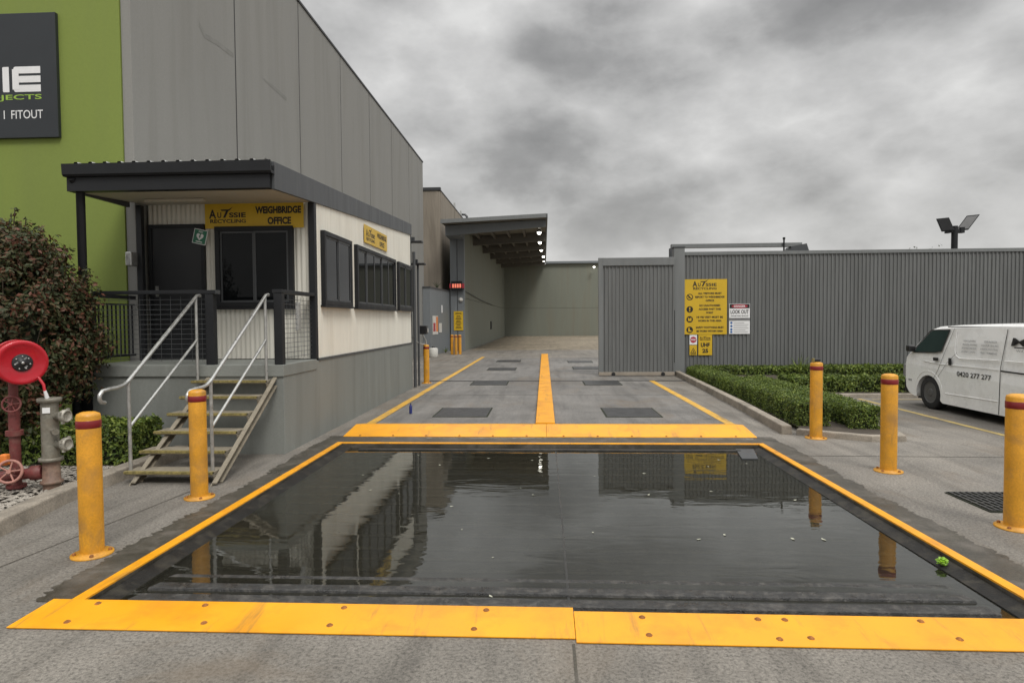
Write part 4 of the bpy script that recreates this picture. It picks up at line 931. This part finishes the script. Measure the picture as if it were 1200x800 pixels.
MB().cyl((-5.14, 5.72, .31), (-5.17, 5.9, .23), .03).build('valve_stem', 'red_pipe', t)
MB().box(-5.26, -5.19, 5.7, 5.76, .36, .47).build('valve_tag', 'orange', t, bev=.015)

# ------------------------------------------------------------------ vegetation
def leaves(pts, nrm, size, spread=.9):
    """one folded leaf per point"""
    n = len(pts); nr = nrm + rng.normal(0, spread, (n, 3)); nr /= np.linalg.norm(nr, axis=1)[:, None]
    a = rng.normal(0, 1, (n, 3)); u = np.cross(nr, a); u /= np.linalg.norm(u, axis=1)[:, None]; w = np.cross(nr, u)
    s = size * rng.uniform(.6, 1.35, n)[:, None]
    tip = pts + u * s; base = pts - u * s; l = pts + w * s * .5 + nr * s * .12; r = pts - w * s * .5 + nr * s * .12
    V = np.stack([base, r, tip, l], 1).reshape(-1, 3); F = np.arange(4 * n).reshape(-1, 4)
    m = MB(); m.v = [tuple(x) for x in V.tolist()]; m.f = [tuple(x) for x in F.tolist()]; m.sm = [False] * n
    return m
def lump(p, f, amp):
    return amp * (np.sin(p[:, 0] * f + 1.3) * np.cos(p[:, 1] * f * 1.2 + .5) + .6 * np.sin(p[:, 2] * f * 1.4 + p[:, 0] * f * .7))
def hedge(label, path, w, h0, h1, n, size=.028, mat='hedge', z0=.05, group='clipped box hedges'):
    P = np.array(path, float); seg = np.linalg.norm(np.diff(P, axis=0), axis=1); cum = np.r_[0, np.cumsum(seg)]; L = cum[-1]
    t = thing('hedge', label, 'hedge', (*P[0], z0), group)
    def frame(s):
        x = np.interp(s, cum, P[:, 0]); y = np.interp(s, cum, P[:, 1]); e = 1e-2
        dx = np.interp(np.minimum(s + e, L), cum, P[:, 0]) - np.interp(np.maximum(s - e, 0), cum, P[:, 0]); dy = np.interp(np.minimum(s + e, L), cum, P[:, 1]) - np.interp(np.maximum(s - e, 0), cum, P[:, 1])
        l = np.hypot(dx, dy); return x, y, dx / l, dy / l
    s = rng.uniform(-.02, L + .02, n); k = rng.random(n)
    per = 2 * h0 + w; a = k * per; q = np.where(a < h0, -w / 2, np.where(a < h0 + w, a - h0 - w / 2, w / 2)); zf = np.where(a < h0, a / h0, np.where(a < h0 + w, 1, (per - a) / h0))
    ends = rng.random(n) < w / (L + w); q = np.where(ends, rng.uniform(-w / 2, w / 2, n), q); zf = np.where(ends, rng.uniform(0, 1, n), zf); s = np.where(ends, np.where(rng.random(n) < .5, 0, L), s)
    h = h0 + (h1 - h0) * np.clip(s, 0, L) / L
    x, y, dx, dy = frame(np.clip(s, 0, L)); nx, ny = -dy, dx
    top = (~ends) & (a >= h0) & (a < h0 + w)
    N_ = np.stack([np.where(top, 0, nx * np.sign(q)), np.where(top, 0, ny * np.sign(q)), np.where(top, 1., .25)], 1)
    N_ = np.where(ends[:, None], np.stack([dx * np.where(s > L / 2, 1, -1), dy * np.where(s > L / 2, 1, -1), .3 * np.ones(n)], 1), N_)
    r = np.clip(1 - (np.abs(q) / (w / 2)) ** 6 * np.clip(zf, 0, 1) ** 6 * .12, .8, 1)
    p = np.stack([x + nx * q * r, y + ny * q * r, z0 + zf * h * r], 1)
    p += N_ * (lump(p, 9, .014) + lump(p, 2.1, .012) + rng.normal(0, .014, n) - np.abs(rng.normal(0, .025, n)))[:, None]
    leaves(p, N_, size).build('foliage', mat, t)
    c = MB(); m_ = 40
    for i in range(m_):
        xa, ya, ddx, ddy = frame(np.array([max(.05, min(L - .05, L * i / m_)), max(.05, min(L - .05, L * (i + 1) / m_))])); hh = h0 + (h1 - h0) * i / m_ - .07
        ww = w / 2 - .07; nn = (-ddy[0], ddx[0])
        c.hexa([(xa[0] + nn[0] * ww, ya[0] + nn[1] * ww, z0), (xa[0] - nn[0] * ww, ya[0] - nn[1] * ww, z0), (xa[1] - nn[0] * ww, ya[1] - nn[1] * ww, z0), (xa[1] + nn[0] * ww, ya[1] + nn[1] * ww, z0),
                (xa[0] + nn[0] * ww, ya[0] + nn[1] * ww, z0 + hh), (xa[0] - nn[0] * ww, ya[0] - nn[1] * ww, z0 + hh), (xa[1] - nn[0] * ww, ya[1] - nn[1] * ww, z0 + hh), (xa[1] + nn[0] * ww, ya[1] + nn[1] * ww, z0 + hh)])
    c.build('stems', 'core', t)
    return t
hedge('low clipped hedge under the porch, left of the steel stairs', [(-8.5, 7.3), (-4.85, 7.3)], .62, .5, .5, 15000)
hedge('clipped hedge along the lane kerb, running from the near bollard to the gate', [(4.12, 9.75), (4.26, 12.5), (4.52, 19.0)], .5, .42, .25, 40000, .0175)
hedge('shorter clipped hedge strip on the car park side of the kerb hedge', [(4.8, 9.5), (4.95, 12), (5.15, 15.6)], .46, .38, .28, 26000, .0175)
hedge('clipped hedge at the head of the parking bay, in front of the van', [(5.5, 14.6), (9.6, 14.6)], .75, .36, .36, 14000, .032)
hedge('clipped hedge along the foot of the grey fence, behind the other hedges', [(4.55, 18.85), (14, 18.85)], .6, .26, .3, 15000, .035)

# red tipped shrub
t = thing('shrub', 'large red tipped photinia like shrub at the left end of the porch', 'shrub', (-6.75, 7.3, .06))
rng = np.random.default_rng(5); cl = []; nl = []
for i in range(150):
    d = rng.normal(0, 1, 3); d /= np.linalg.norm(d); rr = rng.uniform(.7, 1.04)
    c = np.array([-6.75, 7.2, 1.62]) + d * np.array([1.12, .75, 1.3]) * rr
    if c[2] < .3: c[2] = .3 + rng.uniform(0, .3)
    k = 480; q = rng.normal(0, 1, (k, 3)); q /= np.linalg.norm(q, axis=1)[:, None]
    cl.append(c + q * rng.uniform(.1, .34, (k, 1)) * np.array([1, 1, .85])); nl.append(q * .6 + d * .6 + np.array([0, 0, .4]))
tw = []
for i in range(46):   # loose shoots that break the outline
    d = rng.normal(0, 1, 3); d[2] = abs(d[2]); d /= np.linalg.norm(d); b = np.array([-6.75, 7.2, 1.62]) + d * np.array([1.15, .8, 1.25])
    g_ = d * .5 + np.array([0, 0, .8]); ln = rng.uniform(.1, .26); e = b + g_ * ln; tw.append((b, e))
    ss = rng.random((26, 1)); cl.append(b + (e - b) * ss + rng.normal(0, .03, (26, 3))); nl.append(np.tile(d, (26, 1)))
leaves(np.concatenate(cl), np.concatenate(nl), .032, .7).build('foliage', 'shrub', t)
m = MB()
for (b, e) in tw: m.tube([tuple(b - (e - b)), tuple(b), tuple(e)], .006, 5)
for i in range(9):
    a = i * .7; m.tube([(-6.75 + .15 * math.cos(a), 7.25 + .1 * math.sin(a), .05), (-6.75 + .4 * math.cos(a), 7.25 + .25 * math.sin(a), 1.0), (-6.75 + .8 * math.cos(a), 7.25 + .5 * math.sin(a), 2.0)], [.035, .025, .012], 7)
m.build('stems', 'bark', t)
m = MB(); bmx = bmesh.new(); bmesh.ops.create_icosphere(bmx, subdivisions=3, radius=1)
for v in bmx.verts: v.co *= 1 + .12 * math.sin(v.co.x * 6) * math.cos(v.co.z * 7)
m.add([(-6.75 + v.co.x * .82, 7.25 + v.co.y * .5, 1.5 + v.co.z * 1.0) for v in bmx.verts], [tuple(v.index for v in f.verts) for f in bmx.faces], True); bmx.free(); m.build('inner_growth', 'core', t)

def strap_plant(name, label, x, y, z, n, ln, mat):
    t = thing(name, label, 'plant', (x, y, z)); m = MB()
    for i in range(n):
        a = i * 2.4; tilt = rng.uniform(.3, 1.0); l = ln * rng.uniform(.7, 1.1); u = np.array([math.cos(a), math.sin(a), 0]); s = np.array([-u[1], u[0], 0]) * .018
        P = [np.array([x, y, z]) + u * l * tilt * f * .8 + np.array([0, 0, l * (f - .45 * tilt * f * f)]) for f in (0, .35, .7, 1)]
        for j in range(3):
            w0 = 1 - j * .25; w1 = 1 - (j + 1) * .3; m.quad(tuple(P[j] - s * w0), tuple(P[j] + s * w0), tuple(P[j + 1] + s * w1), tuple(P[j + 1] - s * w1))
    m.build('foliage', mat, t); MB().lathe([(.03, 0), (.02, .1)], (x, y, z), 'z', 8).build('stem', 'bark', t)
strap_plant('strappy_plant', 'spiky strap leaved plant rising above the hedge at the fence', 7.45, 18.6, .1, 18, .75, 'hedge')
strap_plant('strappy_plant', 'ragged weed growing on top of the low grey wall', -5.6, 32.4, 3.42, 14, .55, 'treeleaf')
strap_plant('strappy_plant', 'small dry weed at the foot of the low grey wall', -5.3, 33.2, 0, 14, .4, 'hedge')
# far tree whose tip shows over the fence
t = thing('tree', 'distant tree whose dark tip just shows above the fence', 'tree', (35.4, 60, 0))
MB().tube([(35.4, 60, 0), (35.5, 60, 3), (35.4, 60, 6.5)], [.3, .22, .08], 10).tube([(35.5, 60, 3), (36.4, 60.3, 5.5)], [.13, .05], 8).tube([(35.45, 60, 3.6), (34.6, 59.7, 5.8)], [.12, .05], 8).build('trunk', 'bark', t)
cl = []; nl = []
for i in range(26):
    d = rng.normal(0, 1, 3); d /= np.linalg.norm(d); c = np.array([35.4, 60, 6.2]) + d * np.array([1.7, 1.5, 1.7]) * rng.uniform(.4, 1)
    q = rng.normal(0, 1, (130, 3)); cl.append(c + q * .33); nl.append(q)
leaves(np.concatenate(cl), np.concatenate(nl), .13).build('crown', 'treeleaf', t)

# ------------------------------------------------------------------ van
VX = 7.24; VW = 1.72; VXC = VX + VW / 2
t = thing('van', 'white delivery van with sliding side door parked facing the hedge', 'van', (VXC, 10.6, 0))
def arch(yc, r=.37, zc=.29, zb=.2):
    a0 = math.asin((zb - zc) / r); out = []
    for k in range(15):
        a = a0 + (math.pi - 2 * a0) * k / 14; out.append((yc + r * math.cos(a), zc + r * math.sin(a)))
    return out
fw, rw = 12.13, 9.5
prof = [(8.22, .3), (8.2, .5), (8.22, .95), (8.28, 1.45), (8.36, 1.56), (8.6, 1.6), (9.6, 1.615), (10.6, 1.61), (11.6, 1.585), (12.02, 1.56), (12.2, 1.515), (12.5, 1.3), (12.73, 1.12), (12.83, 1.04), (12.9, .97), (12.92, .85), (12.93, .6), (12.9, .38), (12.8, .25), (12.56, .2)]
prof += [(y, z) for y, z in arch(fw)] + [(11.7, .16), (10.0, .16)] + [(y, z) for y, z in arch(rw)] + [(9.0, .2), (8.4, .22)]
m = MB(); n = len(prof); cy, cz = 10.6, .85
secs = []
for xx, ins in ((0, .05), (.02, .025), (.06, .008), (.14, 0), (.5, 0)):
    secs.append((xx, ins))
allx = [(VX + a, i) for a, i in secs] + [(VX + VW - a, i) for a, i in reversed(secs)]
def lean(z): return max(0, z - 1.0) * .17
rows = []
for xx, ins in allx:
    side = 1 if xx < VXC else -1
    row = []
    for (y, z) in prof:
        dz = ins if z > .9 else (0 if z < .3 else ins * .4)
        dy = ins * (1.0 if y > 12.6 else (-1.0 if y < 8.4 else 0))
        k = max(0, 1 - abs(xx - (VX if side > 0 else VX + VW)) / .6)
        crown = (.0 if abs(xx - VXC) > .7 else .012)
        row.append((xx + side * lean(z) * k, y - dy * 1.2, z - dz * 1.1 + (crown if z > 1.5 else 0)))
    rows.append(row)
vs = [v for r_ in rows for v in r_]; fs = []
for j in range(len(rows) - 1):
    for i in range(n): k = (i + 1) % n; fs.append((j * n + i, j * n + k, (j + 1) * n + k, (j + 1) * n + i))
m.add(vs, fs, True); m.add(rows[0], [tuple(range(n))]); m.add(rows[-1], [tuple(reversed(range(n)))])
body = m.build('body', 'vanwhite', t)
def sx(z, off=.004): return VX + lean(z) - off
def patch(mb, pts, off=.004, flip=False):
    mb.add([(sx(z, off), y, z) for y, z in pts], [tuple(range(len(pts)))]); return mb
m = MB(); patch(m, [(12.6, 1.06), (12.52, 1.17), (12.2, 1.45), (12.13, 1.475), (11.66, 1.485), (11.79, 1.115), (11.95, 1.085)], .006); wd = m.build('side_window', 'vanglass', t)
m = MB(); o_ = [(12.63, 1.04), (12.55, 1.17), (12.22, 1.47), (12.14, 1.495), (11.63, 1.507), (11.765, 1.1), (11.95, 1.065)]; i_ = [(12.6, 1.06), (12.52, 1.17), (12.2, 1.45), (12.13, 1.475), (11.66, 1.485), (11.79, 1.115), (11.95, 1.085)]
for k in range(7):
    kk = (k + 1) % 7; m.add([(sx(z, .008), y, z) for y, z in (o_[k], o_[kk], i_[kk], i_[k])], [(0, 1, 2, 3)])
m.build('window_seal', 'blackplastic', t)
def seam(mb, pts, w=.008, off=.0045):
    for (a, b) in zip(pts[:-1], pts[1:]):
        d = Vector((0, b[0] - a[0], b[1] - a[1])).normalized(); n_ = Vector((0, -d.z, d.y)) * w / 2
        A = Vector((sx(a[1], off), a[0], a[1])); B = Vector((sx(b[1], off), b[0], b[1])); mb.quad(A - n_, B - n_, B + n_, A + n_)
m = MB()
seam(m, [(11.53, 1.53), (11.66, 1.15), (11.85, .75), (12.0, .55)]); m.build('panel_gap', 'blackplastic', t); m = MB(); seam(m, [(10.25, 1.53), (10.27, .9), (10.29, .17)], .014); m.build('panel_gap', 'blackplastic', t); m = MB()
seam(m, [(11.35, 1.1), (11.6, .9), (11.85, .62)], .006); 
m.build('panel_gap', 'blackplastic', t)
m = MB(); seam(m, [(10.26, .868), (8.6, .84)], .025, .006); m.build('door_rail', 'blackplastic', t)
m = MB(); seam(m, [(11.75, 1.555), (8.5, 1.56)], .02, -.012); m.build('roof_gutter', 'greytext', t)
# pressed side panels and creases as raised beads
def bead(pts, r, nm):
    mm_ = MB(); mm_.tube([(sx(z, -.001), y, z) for y, z in pts], r, 8); mm_.build(nm, 'vanwhite', t)
bead([(10.33, 1.03), (11.25, 1.005), (11.36, 1.05), (11.42, 1.15), (11.46, 1.47)], .009, 'pressed_rib'); bead([(8.6, 1.04), (10.2, 1.03)], .009, 'pressed_rib')
bead([(10.32, .375), (11.62, .35)], .01, 'pressed_rib'); bead([(10.32, .885), (11.75, .87), (12.3, .9)], .006, 'pressed_rib')
bead([(fw + .43 * math.cos(a), .29 + .43 * math.sin(a)) for a in [R(10 + 16 * k) for k in range(11)]], .007, 'arch_lip'); bead([(rw + .43 * math.cos(a), .29 + .43 * math.sin(a)) for a in [R(10 + 16 * k) for k in range(11)]], .007, 'arch_lip')
for (y0, y1, z0, z1) in ((11.83, 11.97, .925, .985), (11.46, 11.53, .87, 1.0)): MB().box(sx(z0, .022), sx(z0, .002), y0, y1, z0, z1).build('door_handle', 'blackplastic', t, bev=.008)
MB().box(VX - .1, VX + .05, 12.6, 12.72, 1.06, 1.19).build('side_mirror', 'blackplastic', t, bev=.03)
MB().box(VX - .008, VX + .2, 12.86, 12.95, .55, .8).build('headlight', 'greytext', t, bev=.02)
MB().box(VX + .04, VX + VW - .04, 12.9, 12.985, .24, .5).build('front_bumper', 'blackplastic', t, bev=.02)
MB().add([(VX + .26, 12.23, 1.502), (VX + VW - .26, 12.23, 1.502), (VX + VW - .2, 12.505, 1.305), (VX + .2, 12.505, 1.305), (VX + VW - .16, 12.72, 1.136), (VX + .16, 12.72, 1.136)], [(0, 1, 2, 3), (3, 2, 4, 5)]).build('windscreen', 'vanglass', t)
MB().box(VX + .15, VX + VW - .15, 8.4, 12.7, .14, .3).build('underbody', 'blackplastic', t)
m = MB()
for yc in (12.68, 12.74): disc(m, (VX - .004, yc, .5), (0, -1, 0), EZ, .022, 12)
m.build('badge', 'greytext', t)
for (yc, xx, s) in ((fw, VX + .03, 1), (rw, VX + .03, 1), (fw, VX + VW - .03, -1), (rw, VX + VW - .03, -1)):
    wh_ = bpy.data.objects.new('wheel', None); COL.objects.link(wh_); wh_.parent = t; ORG[wh_.name] = ORG[t.name]
    MB().lathe([(.2, .0), (.29, .0), (.308, .02), (.31, .05), (.31, .17), (.3, .2), (.2, .2)], (xx, yc, .31), (s, 0, 0), 36, cap=False).build('tyre', 'tyre', wh_)
    MB().lathe([(.205, .012), (.2, .004), (.185, .006), (.175, .03), (.09, .045), (.075, .012), (.06, .006), (.01, .004)], (xx, yc, .31), (s, 0, 0), 28).build('rim', 'rim', wh_)
NB = (0, -1, 0)
m = MB(); write(m, '0420 277 277', (sx(.735, .007), 10.89, .737), NB, (0, .0, 1), w=.84, h=.085, bold=.015)
for i, (a, b) in enumerate((('HIGH CLEANING', 'GRAFFITI'), ('PRESSURE WASHING', 'COLOUR SEALING'), ('ROOF RESTORATION', 'STRATA PAINTING'), ('DRIVEWAY CLEANING', 'TREE TRIMMING'))): pass
m.build('phone_lettering', 'ink', t); m = MB(); write(m, 'M', (sx(1.33, .007), 9.96, 1.335), NB, (.17, 0, 1), w=.3, h=.125, bold=.012, shear=.12); bar(m, (sx(1.25, .007), 9.55, 1.25), NB, EZ, .98, .016); m.build('name_lettering', 'ink', t)
m = MB()
for i, (a, b) in enumerate((('HIGH CLEANING', 'GRAFFITI'), ('PRESSURE WASHING', 'COLOUR SEALING'), ('ROOF RESTORATION', 'STRATA PAINTING'), ('DRIVEWAY CLEANING', 'TREE TRIMMING'))):
    z = 1.318 - i * .062; write(m, a, (sx(z, .007), 11.06 - (0 if i else -.02), z), NB, (.17, 0, 1), w=.36 if i else .3, h=.03, bold=.01); write(m, b, (sx(z, .007), 10.58, z), NB, (.17, 0, 1), w=.4 if i else .28, h=.03, bold=.01)
m.build('service_lettering', 'greytext', t); m = MB(); write(m, 'WATER', (sx(1.2, .007), 9.84, 1.2), NB, (.17, 0, 1), w=.3, h=.03, bold=.0); m.build('name_lettering', 'greytext', t)

# ------------------------------------------------------------------ sky, sun, camera
W = bpy.data.worlds.new('World'); S.world = W; W.use_nodes = True; nt = W.node_tree; W.cycles.sampling_method = 'MANUAL'; W.cycles.sample_map_resolution = 128
for n_ in list(nt.nodes): nt.nodes.remove(n_)
out = N(nt, 'ShaderNodeOutputWorld'); bg = N(nt, 'ShaderNodeBackground')
SUN_EL, SUN_AZ = 52, 150       # azimuth clockwise from +Y
sky = N(nt, 'ShaderNodeTexSky', sky_type='NISHITA', sun_disc=False); sky.sun_elevation = R(SUN_EL); sky.sun_rotation = R(SUN_AZ); sky.air_density = 2; sky.dust_density = 4
tc = N(nt, 'ShaderNodeTexCoord'); sep = N(nt, 'ShaderNodeSeparateXYZ'); nt.links.new(tc.outputs['Generated'], sep.inputs[0])
def mth(op, a, b=None, c=None, clamp=False):
    m_ = N(nt, 'ShaderNodeMath', operation=op, use_clamp=clamp)
    for i, v in enumerate((a, b, c)):
        if v is None: continue
        if isinstance(v, bpy.types.NodeSocket): nt.links.new(v, m_.inputs[i])
        else: m_.inputs[i].default_value = v
    return m_.outputs[0]
zc = mth('MAXIMUM', sep.outputs[2], 0.0)
def cloud_vec(lift, loc):
    mp = N(nt, 'ShaderNodeMapping'); mp.inputs['Location'].default_value = (loc[0], loc[1], loc[2] + lift); mp.inputs['Scale'].default_value = (1, 1, 1.75)
    nt.links.new(tc.outputs['Generated'], mp.inputs['Vector']); return mp.outputs[0]
SL = (-8.1, -5.4, .9)
def billow(lift, scale, feat='SMOOTH_F1'):
    """rounded cloud clumps: smooth cells pushed about by turbulence"""
    v = cloud_vec(lift, SL); w_n = N(nt, 'ShaderNodeTexNoise'); w_n.inputs['Scale'].default_value = scale * 1.1; w_n.inputs['Detail'].default_value = 5; w_n.inputs['Roughness'].default_value = .55
    nt.links.new(v, w_n.inputs['Vector'])
    d = N(nt, 'ShaderNodeVectorMath', operation='SUBTRACT'); nt.links.new(w_n.outputs['Color'], d.inputs[0]); d.inputs[1].default_value = (.5, .5, .5)
    e = N(nt, 'ShaderNodeVectorMath', operation='SCALE'); nt.links.new(d.outputs[0], e.inputs[0]); e.inputs['Scale'].default_value = 1.15 / scale
    a = N(nt, 'ShaderNodeVectorMath', operation='ADD'); nt.links.new(v, a.inputs[0]); nt.links.new(e.outputs[0], a.inputs[1])
    vo = N(nt, 'ShaderNodeTexVoronoi', feature=feat); vo.inputs['Scale'].default_value = scale
    if feat != 'F1': vo.inputs['Smoothness'].default_value = .75
    nt.links.new(a.outputs[0], vo.inputs['Vector']); return vo.outputs['Distance']
big = billow(0, 3.6, 'F1'); small = billow(0, 8.5, 'F1')
fc = noise(nt, cloud_vec(0, (25.8, -6.4, 2.2)), 2.2, 3, .5); fd = noise(nt, cloud_vec(0, (1.3, 7.1, 2.2)), 9, 6, .6)
mixn = mth('ADD', mth('ADD', mth('MULTIPLY', big, .5), mth('MULTIPLY', small, .22)), mth('ADD', mth('MULTIPLY', fc, .5), mth('MULTIPLY', fd, .34)))
mixn = mth('SUBTRACT', mixn, .225)
cloud = ramp(nt, mixn, [(.2, (.155, .154, .154)), (.4, (.235, .233, .232)), (.52, (.325, .323, .32)), (.64, (.4, .397, .393)), (.78, (.5, .497, .49))])
# brighter towards the horizon gap and, as overcast skies are, towards the zenith
hz = N(nt, 'ShaderNodeMapRange'); hz.inputs[1].default_value = 0; hz.inputs[2].default_value = .2; hz.inputs[3].default_value = .55; hz.inputs[4].default_value = 0; nt.links.new(zc, hz.inputs[0])
cloud = mixc(nt, hz.outputs[0], cloud, (.56, .56, .55))
zn = N(nt, 'ShaderNodeMapRange'); zn.inputs[1].default_value = .45; zn.inputs[2].default_value = .85; zn.inputs[3].default_value = 1.0; zn.inputs[4].default_value = 3.4; nt.links.new(zc, zn.inputs[0])
vm = N(nt, 'ShaderNodeVectorMath', operation='SCALE'); nt.links.new(cloud, vm.inputs[0]); nt.links.new(zn.outputs[0], vm.inputs['Scale'])
nsc = N(nt, 'ShaderNodeVectorMath', operation='SCALE'); nsc.inputs['Scale'].default_value = .08; nt.links.new(sky.outputs[0], nsc.inputs[0])
fin = mixc(nt, .04, vm.outputs[0], nsc.outputs[0])
fs_ = N(nt, 'ShaderNodeVectorMath', operation='SCALE'); fs_.inputs['Scale'].default_value = 11.3; nt.links.new(fin, fs_.inputs[0])
nt.links.new(fs_.outputs[0], bg.inputs[0]); bg.inputs[1].default_value = .1; nt.links.new(bg.outputs[0], out.inputs[0])
sd = bpy.data.lights.new('sun', 'SUN'); sd.energy = 1.25; sd.angle = R(18); sd.color = (1, .97, .92); so = bpy.data.objects.new('sun', sd); COL.objects.link(so)
az = R(SUN_AZ); el = R(SUN_EL); dirv = Vector((math.sin(az) * math.cos(el), math.cos(az) * math.cos(el), math.sin(el)))
so.rotation_euler = dirv.to_track_quat('Z', 'Y').to_euler()

F = 730.0
cam = bpy.data.cameras.new('camera'); co = bpy.data.objects.new('camera', cam); COL.objects.link(co)
cam.sensor_width = 36; cam.lens = F / 1200 * 36; cam.clip_end = 2000; cam.clip_start = .05
rot = Matrix.Rotation(math.atan(38 / F), 4, 'Z') @ Matrix.Rotation(math.pi / 2 - math.atan(25 / F), 4, 'X') @ Matrix.Rotation(R(-.4), 4, 'Z')
co.matrix_world = Matrix.Translation((0, 0, 1.73)) @ rot
S.camera = co
S.view_settings.view_transform = 'Standard'; S.view_settings.look = 'None'; S.view_settings.exposure = .42; S.view_settings.gamma = 1
S.render.engine = 'CYCLES'
